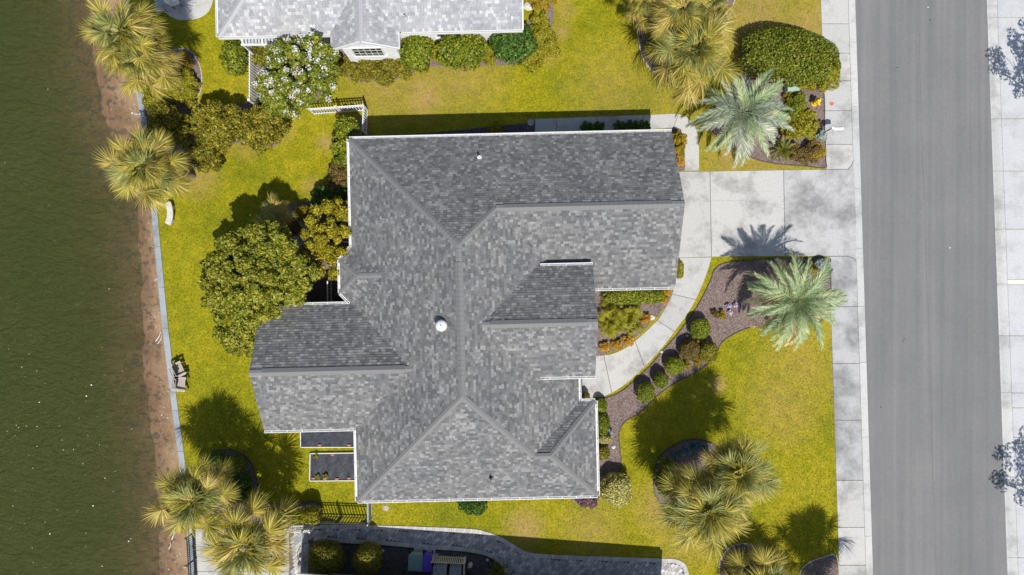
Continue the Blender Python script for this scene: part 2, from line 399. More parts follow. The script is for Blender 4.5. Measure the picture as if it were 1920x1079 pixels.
def inside(poly, X, Y):
    r = np.zeros(len(X), bool); n = len(poly)
    for i in range(n):
        x1, y1 = poly[i]; x2, y2 = poly[(i + 1) % n]
        if y1 == y2: continue
        c = ((y1 > Y) != (y2 > Y)) & (X < (x2 - x1) * (Y - y1) / (y2 - y1) + x1)
        r ^= c
    return r
def smooth_poly(pts, n=4, closed=True):
    """Catmull-Rom through the points"""
    m = len(pts); out = []
    for i in range(m if closed else m - 1):
        g = (lambda k: pts[k % m]) if closed else (lambda k: pts[max(0, min(m - 1, k))])
        p0, p1, p2, p3 = (np.array(g(i + k), float) for k in (-1, 0, 1, 2))
        for t in np.arange(n) / n:
            out.append(tuple(.5 * (2 * p1 + (p2 - p0) * t + (2 * p0 - 5 * p1 + 4 * p2 - p3) * t * t + (3 * p1 - p0 - 3 * p2 + p3) * t ** 3)))
    if not closed: out.append(tuple(pts[-1]))
    return out
def px(poly, z=0.0): return [P2(x, y, z) for x, y in poly]
def inset(poly, d):
    """shrink a polygon by d metres (for joints)"""
    n = len(poly); ar = sum(poly[i][0] * poly[(i + 1) % n][1] - poly[(i + 1) % n][0] * poly[i][1] for i in range(n))
    p = [np.array(q, float) for q in (poly if ar > 0 else list(reversed(poly)))]; out = []
    for i in range(n):
        a, b, c = p[i - 1], p[i], p[(i + 1) % n]
        u = (b - a) / max(1e-9, np.linalg.norm(b - a)); w = (c - b) / max(1e-9, np.linalg.norm(c - b))
        nu = np.array((-u[1], u[0])); nw = np.array((-w[1], w[0])); s = nu + nw; k = s @ nu
        out.append(tuple(b + s * d / max(k, .3)))
    return out
def slab(poly_m, z0, z1, mat, parent, name="slab", gap=.012, bev=.012):
    a = inset(poly_m, gap); b = inset(poly_m, gap + bev); n = len(a)
    vs = [(x, y, z0) for x, y in a] + [(x, y, z1 - bev) for x, y in a] + [(x, y, z1) for x, y in b]
    fs = [tuple(range(2 * n, 3 * n))]
    for k in (0, 1): fs += [(k * n + i, k * n + (i + 1) % n, (k + 1) * n + (i + 1) % n, (k + 1) * n + i) for i in range(n)]
    return obj(name, mesh_data(name, vs, fs, mat), parent)

EXCL = []      # polygons (metres) where no turf grows
# ------------------------------------------------------------------ the setting: ground, shore, water
BIG = 160.0
wall_px = [(205, -400), (225, -120), (237, 0), (256, 140), (270, 222), (286, 350), (309, 600), (328, 760), (347, 900), (357, 1000), (360, 1079), (368, 1200), (390, 1500)]
wall_m = px(wall_px)
def wall_x(y):
    ys = [p[1] for p in wall_m][::-1]; xs = [p[0] for p in wall_m][::-1]
    return float(np.interp(y, ys, xs))
sw_l = lambda y: P2(1538.5 + (y / 1079.0) * 35.0, y)      # lawn side of the sidewalk
sw_r = lambda y: P2(1590.5 + (y / 1079.0) * 33.5, y)      # sidewalk / kerb joint
kb_r = lambda y: P2(1604.5 + (y / 1079.0) * 33.5, y)      # kerb / asphalt
rd_r = lambda y: P2(1851.5 + (y / 1079.0) * 39.0, y)      # asphalt / far kerb
fk_r = lambda y: P2(1869.0 + (y / 1079.0) * 40.0, y)      # far kerb / far slabs
YS = [-3500, -400, 0, 540, 1079, 1500, 4600]
tag(obj("ground", mesh_data("ground", [(-BIG - 40, -BIG, -6.2), (BIG * 2, -BIG, -6.2), (BIG * 2, BIG, -6.2), (-BIG - 40, BIG, -6.2)], [(0, 1, 2, 3)], M_SOIL)), kind="structure")
# lawn sheet from the sea wall to the sidewalk
lw = [(wall_m[0][0] - 6, BIG)] + wall_m + [(wall_m[-1][0] + 6, -BIG)]
lawn_poly = lw + [(kb_r(4600)[0] - 1.0, -BIG), (kb_r(-3500)[0] - 1.0, BIG)]
def sheet(name, poly, z, mat):
    return obj(name, mesh_data(name, [(x, y, z) for x, y in poly], [tuple(range(len(poly)))], mat))
lawn_poly = lw + [(kb_r(1500)[0] - .9, -BIG), (kb_r(1079)[0] - .9, kb_r(1079)[1]), (kb_r(0)[0] - .9, kb_r(0)[1]), (kb_r(-400)[0] - .9, BIG)]
tag(sheet("lawn", lawn_poly, 0, M_LAWN), kind="structure")
far = [fk_r(-400), fk_r(0), fk_r(1079), fk_r(1500)]
tag(sheet("far_verge", [(far[0][0], BIG)] + [(x + .1, y) for x, y in far] + [(far[-1][0], -BIG), (BIG * 2, -BIG), (BIG * 2, BIG)], 0, M_LAWN), kind="structure")
# beach and sea bed: one sheet following the water line
water_px = [(-300, 130), (0, 166), (140, 180), (200, 190), (270, 214), (330, 236), (380, 255), (420, 260), (560, 267), (700, 270), (800, 284), (900, 295), (1000, 300), (1079, 298), (1400, 310)]
ZW = -1.0
wy = [P(x, y, ZW).y for y, x in water_px][::-1]; wx = [P(x, y, ZW).x for y, x in water_px][::-1]
V = []; Fs = []
rows = np.concatenate([[-BIG], np.arange(-26, 26.01, .5), [BIG]])
prof = [(0.4, None), (0.0, None), (-.45, -1.04), (-1.0, -1.11), (-2.0, -1.3), (-3.6, -1.75), (-9, -3.0), (-25, -4.6), (-200, -5.6)]
for y in rows:
    xw = float(np.interp(y, wy, wx)); xs = max(wall_x(y) + .15, xw + .3)
    j = .18 * math.sin(y * 1.7) + .14 * math.sin(y * 3.9 + 1)
    row = [(xs, y, -.62), (xw + (xs - xw) * .5, y, -.82 + .04 * math.sin(y * 2.3)), (xw + j * .4, y, ZW)]
    row += [(xw + dx + j, y, z) for dx, z in prof[2:]]
    V += row
m_ = len(prof) + 1
for i in range(len(rows) - 1):
    for k in range(m_ - 1): Fs.append((i * m_ + k, i * m_ + k + 1, (i + 1) * m_ + k + 1, (i + 1) * m_ + k))
bed = obj("beach", mesh_data("beach", V, Fs, M_SAND)); bed.data.polygons.foreach_set("use_smooth", [True] * len(bed.data.polygons)); tag(bed, kind="structure")
wb = MB(); wb.box((-105, 0, (ZW - 6.1) / 2), (190, 2 * BIG, 6.1 + ZW)); w = wb.build("water", M_WATER); tag(w, kind="structure")
# drift stones and shell along the beach
mbp = MB()
for i in range(170):
    y = random.uniform(-18, 14); xw = float(np.interp(y, wy, wx)); xs = wall_x(y)
    if xs - xw < .6: continue
    u = random.random() ** .6; x = xw + .25 + (xs - xw - .4) * u; zz = -1.0 + .38 * u; s = random.uniform(.02, .06)
    if random.random() < .1: s *= 1.8
    mbp.box((x, y, zz + .01), (s * random.uniform(.8, 2.0), s, s * .6), random.uniform(0, 3))
tag(mbp.build("beach_pebbles", M_ROCK), "loose pale stones and shells strewn along the sand strip", "stones", kind="stuff")
# white flecks laid on the water, painted in place of sun glints
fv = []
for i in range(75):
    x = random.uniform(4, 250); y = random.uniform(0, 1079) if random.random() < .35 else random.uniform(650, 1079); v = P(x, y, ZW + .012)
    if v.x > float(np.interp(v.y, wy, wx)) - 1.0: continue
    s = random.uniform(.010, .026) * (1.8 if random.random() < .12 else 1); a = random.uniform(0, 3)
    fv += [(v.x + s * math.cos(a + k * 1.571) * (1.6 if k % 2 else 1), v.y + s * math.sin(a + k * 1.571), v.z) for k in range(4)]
tag(obj("glint_flecks", mesh_np("glint_flecks", np.array(fv), 4, M_WHITE)), "tiny white flecks painted as sun glints on the green water", "painted glints", kind="stuff")
# driftwood
for i, (a, b_, r) in enumerate([((292, 640), (302, 622), .035), ((296, 645), (304, 628), .03), ((318, 960), (326, 935), .04), ((322, 1012), (328, 990), .04), ((316, 1030), (320, 1018), .03)]):
    A = P(*a, -.72); B = P(*b_, -.66); mb = MB(); mb.tube([A, (A + B) / 2 + Vector((.06, 0, .03)), B], [r, r * .9, r * .5], 6)
    tag(mb.build("driftwood", M_ROCKW), "bleached driftwood stick lying on the sand below the sea wall", "driftwood", "driftwood on the sand")
# sea wall: cap blocks on a sheet-pile face
sw = thing("sea_wall", "long pale concrete sea wall holding the lawn above the beach", "wall", P(309, 600, -1.2))
o0 = sw.location
pts = [wall_m[0]] + wall_m[1:]
fine = []
for y in np.arange(24, -24.01, -2.4): fine.append((wall_x(y), y))
for i in range(len(fine) - 1):
    (x0, y0), (x1, y1) = fine[i], fine[i + 1]; g = .008
    vs = MB().prism([(x0 - .17, y0 - g), (x0 + .17, y0 - g), (x1 + .17, y1 + g), (x1 - .17, y1 + g)], -.12, .07)
    o = vs.build("cap_block", M_SEAWALL, sw); o.location = -o0
mb = MB()
for i in range(len(fine) - 1):
    (x0, y0), (x1, y1) = fine[i], fine[i + 1]
    for k in range(4):
        a = k / 4; b2 = (k + 1) / 4; xa = x0 + (x1 - x0) * a; xb = x0 + (x1 - x0) * b2; ya = y0 + (y1 - y0) * a; yb = y0 + (y1 - y0) * b2
        d = .05 if k % 2 else -.02
        mb.prism([(xa - .08 + d, ya), (xa + .12, ya), (xb + .12, yb), (xb - .08 + d, yb)], -1.6, -.125)
mb.build("sheet_pile_face", M_GREYM, sw).location = -o0

# ------------------------------------------------------------------ street: asphalt, kerbs, sidewalks, drives
road = sheet("road", [(kb_r(-400)[0] - .3, BIG)] + [(kb_r(y)[0] - .02, kb_r(y)[1]) for y in (-400, 0, 540, 1079, 1500)] + [(kb_r(1500)[0], -BIG), (rd_r(1500)[0], -BIG)] +
             [(rd_r(y)[0] + .02, rd_r(y)[1]) for y in (1500, 1079, 540, 0, -400)] + [(rd_r(-400)[0], BIG)], -.07, M_ASPH)
tag(road, kind="structure")
def strip(f0, f1, ys, z0, z1, mat, parent, name, za=None, gap=.012):
    for a, b_ in zip(ys[:-1], ys[1:]):
        poly = [f0(a), f1(a), f1(b_), f0(b_)]
        slab(poly, z0, z1, mat, parent, name, gap)
kerb_ys = [-420, -300, -180, -60, 79, 200, 354, 466, 575, 680, 820, 1006, 1120, 1240, 1360, 1500]
def kerb(fa, fb, ys, side, nm):
    k = bpy.data.objects.new(nm, None); link(k); tag(k, kind="structure")
    for a, b_ in zip(ys[:-1], ys[1:]):
        (xa, ya), (xb, yb) = fa(a), fb(a); (xc, yc), (xd, yd) = fa(b_), fb(b_); g = .008
        # rolled profile from the walk down to the asphalt
        pr = [(0, .015), (.35, .02), (.6, -.005), (.85, -.05), (1.0, -.062)]
        vs = []
        for (X0, Y0, X1, Y1, dy) in ((xa, ya, xb, yb, -g), (xc, yc, xd, yd, g)):
            for u, z in pr: vs.append((X0 + (X1 - X0) * u, Y0 + dy, z))
            vs += [(X1, Y1 + dy, -.2), (X0, Y0 + dy, -.2)]
        n = 7; fs = [(i, (i + 1) % n, n + (i + 1) % n, n + i) for i in range(n)] + [tuple(range(n)), tuple(range(2 * n - 1, n - 1, -1))]
        obj("kerb_stone", mesh_data("kerb_stone", vs, fs, M_KERB), k)
    return k
kerb(sw_r, kb_r, kerb_ys, 1, "kerb")
kerb(lambda y: fk_r(y), lambda y: rd_r(y), [-420, -300, -200, -88, 33, 223, 321, 430, 533, 630, 737, 900, 1046, 1180, 1300, 1500], -1, "far_kerb")
swalk = sheet("sidewalk", [sw_l(-420), sw_r(-420), sw_r(1500), sw_l(1500)], .004, M_EDGE); tag(swalk, kind="structure")
for ys, m in (([-420, -340, -270, -200, -130, -60, -8, 45, 100, 151, 208, 271], M_CONC),):
    strip(sw_l, sw_r, ys, -.15, .018, m, swalk, "slab")
# corner slab with rounded end above the drive
slab([sw_l(271), sw_r(271), P2(1600, 300), P2(1597, 309), P2(1590, 317.5), P2(1549, 318)], -.15, .018, M_CONC, swalk)
slab([sw_l(481), P2(1590, 480.5), P2(1600, 484.5), P2(1606, 492), sw_r(575), sw_l(575)], -.15, .018, M_CONC_D, swalk)
for ys, m in (([575, 682, 788, 901], M_CONC_D), ([901, 989, 1060, 1130, 1200, 1280, 1360, 1500], M_CONC)):
    strip(sw_l, sw_r, ys, -.15, .018, m, swalk, "slab")
EXCL.append([(sw_l(-500)[0], sw_l(-500)[1]), kb_r(-500), kb_r(1600), sw_l(1600)])
drv = sheet("driveway", px([(1192, 323), (1545, 319.5), (1604, 318), (1605, 479), (1550, 479.5), (1192, 484)]), .008, M_EDGE); tag(drv, kind="structure")
def rcurve(y): return sw_r(y)
slab(px([(1190, 322), (1331, 321.5), (1334, 482), (1190, 486)]), -.15, .022, M_CONC, drv)
slab(px([(1331, 321.5), (1469, 319), (1472, 481), (1334, 482)]), -.15, .022, M_CONC, drv)
slab(px([(1469, 319), (1549, 318), (1590, 317.5), (1597, 309), (1600, 300), (1605, 400), (1606, 492), (1600, 484.5), (1590, 480.5), (1556, 480.5), (1472, 481)]), -.15, .022, M_CONC_D, drv)
EXCL.append(px([(1190, 320), (1605, 316), (1605, 484), (1190, 488)]))
# far side: broad pale slabs of a drive across the street
fd = bpy.data.objects.new("far_driveway", None); link(fd); tag(fd, kind="structure")
fx = lambda y: (fk_r(y)[0] + 5.2, fk_r(y)[1])
fy = [-200, -88, 33, 223, 321, 430, 525, 534, 630, 737, 765, 820, 832, 1046, 1180, 1300]
for a, b_ in zip(fy[:-1], fy[1:]):
    slab([fk_r(a), fx(a), fx(b_), fk_r(b_)], -.15, .018, M_WHITE if (a, b_) == (525, 534) else M_CONC_W if a != 737 else M_CONC_W, fd)

def crack(name, pts, z, w, parent, wob=.03, sub=8):
    """hairline crack or sealed seam as a thin dark ribbon"""
    rr = random.Random(len(pts) * 7 + int(pts[0][0])); line = []
    for a, b_ in zip(pts[:-1], pts[1:]):
        for k in range(sub):
            v = Vector((*P2(*a), z)).lerp(Vector((*P2(*b_), z)), k / sub); line.append(v + Vector((rr.uniform(-wob, wob), rr.uniform(-wob, wob), 0)))
    V = []; Fc = []
    for i, v in enumerate(line):
        d = (line[min(i + 1, len(line) - 1)] - line[max(i - 1, 0)]).normalized(); n = Vector((-d.y, d.x, 0)) * w * rr.uniform(.3, 1)
        V += [v - n, v + n]
        if i: Fc.append((2 * i - 2, 2 * i - 1, 2 * i + 1, 2 * i))
    return obj(name, mesh_data(name, V, Fc, M_SEAM), parent)
crack("seam", [(1722, -60), (1727, 150), (1735, 400), (1745, 700), (1757, 1079), (1760, 1140)], -.066, .013, road)
crack("crack", [(1286, 373), (1331, 378), (1390, 376), (1440, 383), (1468, 391), (1500, 389)], .0235, .007, drv)
# ------------------------------------------------------------------ walkways
outer = smooth_poly([(1334.5, 482.3), (1325, 514), (1309, 553), (1290, 588), (1270, 615), (1247, 646), (1216, 681), (1188, 708), (1161, 729), (1134, 743), (1112, 746), (1075, 747)], 4, False)
inner = smooth_poly([(1258, 483.8), (1263, 514), (1262, 545), (1251, 570), (1236, 596), (1219.6, 613), (1196, 634.7), (1173, 652), (1145.7, 664), (1118, 667), (1090, 668), (1060, 669)], 4, False)
walk = sheet("front_walk", inset(px(outer + inner[::-1]), .03), .006, M_EDGE); tag(walk, kind="structure")
cuts = [0, 9, 17, 25, 34, 44]
for a, b_ in zip(cuts[:-1], cuts[1:]):
    slab(px(outer[a:b_ + 1] + inner[a:b_ + 1][::-1]), -.12, .022, M_CONC, walk)
EXCL.append(px(outer + inner[::-1]))
side = bpy.data.objects.new("side_walk", None); link(side); tag(side, kind="structure")
slab(px([(1003, 223), (1043, 222), (1043, 262), (1003, 262)]), -.12, .02, M_CONC, side)
slab(px([(1043, 222), (1119, 219), (1119, 246), (1043, 249)]), -.12, .02, M_CONC, side)
slab(px([(1119, 219), (1206, 216), (1206, 243), (1119, 246)]), -.12, .02, M_CONC, side)
slab(px([(1206, 216), (1256, 213.5), (1272, 214), (1262, 240), (1206, 243)]), -.12, .02, M_CONC, side)
slab(px(smooth_poly([(1272, 214), (1286, 219), (1298, 230), (1307, 248), (1310.5, 270), (1311, 320)], 4, False) + [(1284, 321), (1283, 275), (1281, 255), (1275, 246), (1262, 240)]), -.12, .02, M_CONC, side)
EXCL.append(px([(700, 226), (1003, 221), (1256, 212), (1286, 217), (1305, 238), (1312, 270), (1312, 322), (1200, 330), (700, 330)]))
patio = bpy.data.objects.new("garden_patio", None); link(patio); tag(patio, kind="structure")
pp = smooth_poly([(278, -60), (402, -60), (401, -10), (393, 20), (372, 35), (345, 39), (322, 33), (300, 16), (288, 0)], 4)
slab(px(pp), -.1, .02, M_CONC, patio); EXCL.append(px(pp))

# ------------------------------------------------------------------ planting beds
CHIPS = []
def plant_bed(name, poly_px, mat=M_MULCH, edge=M_EDGE, z=.014, smooth=True, edging=True, chips=90):
    pts = smooth_poly(poly_px, 4) if smooth else poly_px
    pm = px(pts); EXCL.append(pm)
    o = sheet(name, pm, z, mat); tag(o, kind="structure")
    if edging:
        mb = MB(); n = len(pm)
        for i in range(n):
            a = Vector((*pm[i], .02)); b_ = Vector((*pm[(i + 1) % n], .02))
            if (b_ - a).length > .02: mb.bar(a, b_ + (b_ - a).normalized() * .01, .045, .06)
        e = mb.build("edging", edge, o)
    if chips:
        X = np.array([p[0] for p in pm]); Y = np.array([p[1] for p in pm])
        n = int((X.max() - X.min()) * (Y.max() - Y.min()) * chips)
        x = rng.uniform(X.min(), X.max(), n); y = rng.uniform(Y.min(), Y.max(), n); k = inside(pm, x, y); x = x[k]; y = y[k]; n = len(x)
        a = rng.uniform(0, 6.28, n); l = rng.uniform(.02, .06, n); w_ = rng.uniform(.008, .02, n); tz = rng.uniform(-.3, .3, n)
        ux, uy = np.cos(a), np.sin(a)
        Vv = np.zeros((n, 4, 3))
        for q, (s, t_) in enumerate(((-1, -1), (1, -1), (1, 1), (-1, 1))):
            Vv[:, q, 0] = x + ux * l * s - uy * w_ * t_; Vv[:, q, 1] = y + uy * l * s + ux * w_ * t_; Vv[:, q, 2] = z + .022 + tz * l * s
        c = obj("mulch_chips", mesh_np("mulch_chips", Vv.reshape(-1, 3), 4, mat), o); c["kind"] = "stuff"
    return o
plant_bed("mulch_bed", [(1395, 489), (1356, 495), (1340, 506), (1332, 526), (1313, 565), (1293, 596), (1270, 627), (1243, 658), (1216, 689), (1188, 715), (1165, 734), (1138, 746), (1112, 750), (1104, 800), (1104, 900),
   (1130, 905), (1163, 880), (1162, 840), (1161, 810), (1173, 790), (1196, 777), (1216, 759), (1235, 740), (1270, 716), (1301, 701), (1329, 681), (1344, 662), (1352, 644), (1375, 627), (1410, 613), (1445, 606), (1500, 604), (1545, 600), (1557, 560), (1556, 500), (1552, 484), (1500, 484)])
plant_bed("planter_bed", [(1100, 535), (1180, 535), (1256, 538), (1257, 556), (1244, 580), (1216, 610), (1194, 631), (1172, 648), (1145, 660), (1100, 664)], edging=False)
plant_bed("side_planter", [(1250, 240), (1275, 248), (1281, 262), (1283, 300), (1282, 319), (1250, 319)], edging=False)
plant_bed("corner_bed", [(1380, 170), (1400, 150), (1450, 120), (1520, 140), (1543, 165), (1546, 240), (1548, 300), (1546, 315), (1510, 312), (1460, 308), (1420, 300), (1385, 285), (1350, 262), (1330, 235), (1340, 200)])
plant_bed("palm_bed", [(1210, -40), (1200, 0), (1193, 40), (1197, 75), (1205, 110), (1225, 135), (1255, 150), (1290, 152), (1330, 130), (1350, 80), (1370, 20), (1375, -40)], edge=M_EDGE_L)
plant_bed("hidden_hedge_bed", [(1390, 95), (1440, 70), (1520, 75), (1545, 110), (1540, 150), (1480, 150), (1400, 140)], edging=False, chips=0)
plant_bed("round_palm_bed", [(1255, 840), (1235, 860), (1226, 890), (1228, 925), (1245, 950), (1290, 960), (1350, 940), (1375, 900), (1360, 850), (1320, 826), (1285, 826)])
plant_bed("ring_bed", [(1348 + 46 + 46 * math.cos(a), 1065 + 46 * math.sin(a)) for a in np.linspace(0, 6.28, 13)[:-1]], edge=M_EDGE_L)
plant_bed("kerbside_ring_bed", [(1500, 1075), (1515, 1056), (1540, 1046), (1568, 1043), (1572, 1100), (1560, 1120), (1515, 1110)], edge=M_EDGE_L)
plant_bed("shore_bed", [(395, 862), (405, 848), (430, 843), (455, 852), (472, 870), (482, 900), (492, 935), (520, 945), (560, 942), (598, 942), (602, 962), (598, 985), (540, 990), (470, 985), (420, 975), (372, 940), (365, 900)])
plant_bed("waterside_bed", [(268, 140), (300, 105), (325, 95), (345, 92), (362, 100), (374, 120), (379, 150), (372, 180), (340, 195), (300, 205), (275, 200)], edge=M_EDGE_L)
plant_bed("hedge_bed", [(280, 200), (340, 195), (420, 195), (500, 195), (530, 220), (528, 262), (500, 278), (440, 270), (410, 300), (390, 318), (345, 310), (300, 270), (278, 230)], edging=False, chips=30)
plant_bed("house_bed", [(630, 240), (650, 228), (690, 228), (690, 340), (690, 560), (600, 580), (560, 560), (545, 480), (535, 440), (505, 420), (490, 400), (520, 385), (560, 380), (590, 375), (615, 350), (628, 300)], edging=False)
plant_bed("neighbour_bed", [(440, 80), (480, 76), (640, 92), (740, 96), (930, 66), (1000, 30), (1015, -20), (1035, -10), (1036, 60), (1015, 105), (975, 120), (900, 124), (830, 124), (790, 130), (740, 150), (660, 152), (630, 120), (600, 190), (520, 200), (480, 190), (470, 120), (440, 130)], edging=False, chips=20)
plant_bed("wall_bed", [(695, 255), (800, 250), (980, 232), (1003, 226), (1003, 275), (695, 290)], M_MULCH_D, smooth=False, edging=False)
plant_bed("under_eave_bed", [(1078, 925), (1118, 922), (1120, 940), (1080, 944)], edging=False)
gp = px(smooth_poly([(555, 405), (585, 402), (597, 430), (596, 500), (625, 520), (625, 560), (590, 560), (575, 500), (548, 480), (545, 440)], 3))
tag(sheet("gravel_path", gp, .022, M_GRAVEL), kind="structure"); EXCL.append(gp)

# ------------------------------------------------------------------ roofs
def clip_convex(sub, cl):
    n = len(cl); ar = sum(cl[i][0] * cl[(i + 1) % n][1] - cl[(i + 1) % n][0] * cl[i][1] for i in range(n))
    if ar < 0: cl = cl[::-1]
    out = sub
    for i in range(n):
        (ax, ay), (bx, by) = cl[i], cl[(i + 1) % n]; inp = out; out = []
        if not inp: return []
        d = [(bx - ax) * (y - ay) - (by - ay) * (x - ax) for x, y in inp]
        for k in range(len(inp)):
            p, q = inp[k - 1], inp[k]; dp, dq = d[k - 1], d[k]
            if (dp >= 0) != (dq >= 0):
                t_ = dp / (dp - dq); out.append((p[0] + (q[0] - p[0]) * t_, p[1] + (q[1] - p[1]) * t_))
            if dq >= 0: out.append(q)
    return out
class Plane:
    """eave reference point, upslope direction, pitch, eave height, convex plan pieces"""
    def __init__(s, ref, up, p, z0, pieces):
        s.ref = ref; l = math.hypot(*up); s.up = (up[0] / l, up[1] / l); s.p = p; s.z0 = z0; s.pieces = pieces; s.ea = (s.up[1], -s.up[0])
    def z(s, x, y): return s.z0 + ((x - s.ref[0]) * s.up[0] + (y - s.ref[1]) * s.up[1]) * s.p
def shingles(pl, rnd, mb, expo=.145):
    k = math.sqrt(1 + pl.p ** 2)
    for pc in pl.pieces:
        uv = [((x - pl.ref[0]) * pl.ea[0] + (y - pl.ref[1]) * pl.ea[1], ((x - pl.ref[0]) * pl.up[0] + (y - pl.ref[1]) * pl.up[1]) * k) for x, y in pc]
        vmin = min(v for u, v in uv); vmax = max(v for u, v in uv); umin = min(u for u, v in uv); umax = max(u for u, v in uv)
        row = int(math.floor(vmin / expo))
        while row * expo < vmax:
            v0 = row * expo; u = umin - rnd.random() * .3
            while u < umax:
                w = rnd.uniform(.13, .26)
                q = clip_convex([(u + .003, v0), (u + w - .003, v0), (u + w - .003, v0 + expo), (u + .003, v0 + expo)], uv)
                u += w
                if len(q) < 3: continue
                lift = rnd.uniform(.010, .026); vs = []
                for (a, b_) in q:
                    x = pl.ref[0] + a * pl.ea[0] + b_ / k * pl.up[0]; y = pl.ref[1] + a * pl.ea[1] + b_ / k * pl.up[1]
                    vs.append((x, y, pl.z(x, y) + .006 + lift * (1 - (b_ - v0) / expo)))
                n = len(vs); fs = [tuple(range(n))]
                lo = [i for i, (a, b_) in enumerate(q) if abs(b_ - v0) < 1e-6]
                if len(lo) == 2 and n >= 4:
                    i, j = lo
                    if j - i != 1: i, j = j, i
                    vs += [(vs[i][0], vs[i][1], vs[i][2] - lift - .004), (vs[j][0], vs[j][1], vs[j][2] - lift - .004)]
                    fs.append((i, n, n + 1, j))
                # keep faces pointing up
                a, b_, c = (Vector(vs[t_]) for t_ in (0, 1, 2))
                if (b_ - a).cross(c - a).z < 0: fs = [f[::-1] for f in fs]
                mb.add(vs, fs)
            row += 1
def deck(planes, mb, th=.16):
    for pl in planes:
        for pc in pl.pieces: mb.prism(pc, lambda x, y, pl=pl: pl.z(x, y) - th, lambda x, y, pl=pl: pl.z(x, y))
def run_caps(parent, a, b_, pitch, mat, step=.24, half=.2, raised=.055, name="ridge_cap"):
    """cap shingles straddling a level ridge; one object each, shared mesh"""
    a = Vector(a); b_ = Vector(b_); d = b_ - a; n = max(1, int(d.length / step)); s = d.length / n; ang = math.atan2(d.y, d.x)
    pr = [(-half, -half * pitch + raised - .05), (-half, -half * pitch + raised), (0, raised + .012), (half, -half * pitch + raised), (half, -half * pitch + raised - .05)]
    vs = []
    for xx, lz in ((-.01, .012), (s - .006, .0)):
        vs += [(xx, y, z + lz) for y, z in pr]
    fs = [(i, i + 1, 6 + i, 5 + i) for i in range(4)] + [(0, 1, 2, 3, 4), (9, 8, 7, 6, 5)]
    me = mesh_data(name, vs, fs, mat)
    for i in range(n):
        o = obj(name, me, parent, a + d * (i / n), ang)
def hip_caps(parent, segs, mat, half=.15, step=.2):
    mb = MB()
    for a, b_, pitch in segs:
        a = Vector(a); b_ = Vector(b_); d = b_ - a; n = int(d.length / step); dn = d.normalized()
        sd = Vector((dn.y, -dn.x, 0)).normalized(); dz = Vector((0, 0, half * pitch * .707))
        for i in range(n):
            p = a + d * (i / n); q = a + d * ((i + 1) / n); l0 = Vector((0, 0, .045)); l1 = Vector((0, 0, .03))
            mb.add([p + sd * half - dz + l0, p + l0, p - sd * half - dz + l0, q + sd * half - dz + l1, q + l1, q - sd * half - dz + l1,
                    p + sd * half - dz, p - sd * half - dz, q + sd * half - dz, q - sd * half - dz],
                   [(0, 1, 4, 3), (1, 2, 5, 4), (6, 7, 2, 1, 0), (6, 0, 3, 8), (2, 7, 9, 5)])
    o = mb.build("hip_caps", mat, parent); o["kind"] = "stuff"; return o
def gutter(parent, a, b_, z, out, mat=None, hangers=True, sp=.75):
    """open white channel along an eave, outwards = out; hanger straps every so often"""
    mat = mat or M_WHITE; a = Vector((a[0], a[1], z)); b_ = Vector((b_[0], b_[1], z)); o = Vector((out[0], out[1], 0)); mb = MB()
    dn = (b_ - a).normalized()
    mb.bar(a + o * .014 - Vector((0, 0, .06)), b_ + o * .014 - Vector((0, 0, .06)), .02, .14)
    mb.bar(a + o * .064 - Vector((0, 0, .12)), b_ + o * .064 - Vector((0, 0, .12)), .08, .02)
    mb.bar(a + o * .118 - Vector((0, 0, .05)), b_ + o * .118 - Vector((0, 0, .05)), .028, .14)
    for e in (a + dn * .01, b_ - dn * .01): mb.bar(e + o * .03 - Vector((0, 0, .06)), e + o * .12 - Vector((0, 0, .06)), .02, .12)
    g = mb.build("gutter", mat, parent)
    if hangers:
        n = int((b_ - a).length / sp)
        if n:
            hm = MB(); hm.box((0, 0, 0), (.035, .13, .012)); me = mesh_data("hanger", hm.v, hm.f, mat); ang = math.atan2(dn.y, dn.x)
            for i in range(n): obj("hanger", me, g, a + (b_ - a) * ((i + .5) / n) + o * .066 + Vector((0, 0, .024)), ang)
    return g
def window(parent, c, w, h, out, mat=None, nx=2, ny=2):
    """c: centre on the wall face, out: outward unit vector in plan"""
    o = Vector((out[0], out[1], 0)); t_ = Vector((-out[1], out[0], 0)); c = Vector(c); rz = math.atan2(t_.y, t_.x)
    fr = MB()
    fr.box(c + o * .03 + Vector((0, 0, h / 2)), (w + .16, .08, .08), rz); fr.box(c + o * .04 - Vector((0, 0, h / 2)), (w + .2, .12, .08), rz)
    for s in (-1, 1): fr.box(c + o * .03 + t_ * (w / 2 * s), (.08, .076, h - .08), rz)
    f = fr.build("window", mat or M_WHITE, parent)
    pm = MB(); pm.box((0, 0, 0), (w / nx - .03, .02, h / ny - .03)); me = mesh_data("pane", pm.v, pm.f, M_GLASS)
    for i in range(nx):
        for j in range(ny): obj("pane", me, f, c + o * .025 + t_ * (w * ((i + .5) / nx - .5)) + Vector((0, 0, h * ((j + .5) / ny - .5))), rz)
    mu = MB()
    for i in range(1, nx): mu.box(c + o * .035 + t_ * (w * (i / nx - .5)), (.03, .03, h - .08), rz)
    for j in range(1, ny): mu.box(c + o * .033 + Vector((0, 0, h * (j / ny - .5))), (w - .08, .026, .03), rz)
    if mu.v: mu.build("glazing_bar", mat or M_WHITE, f)
    return f

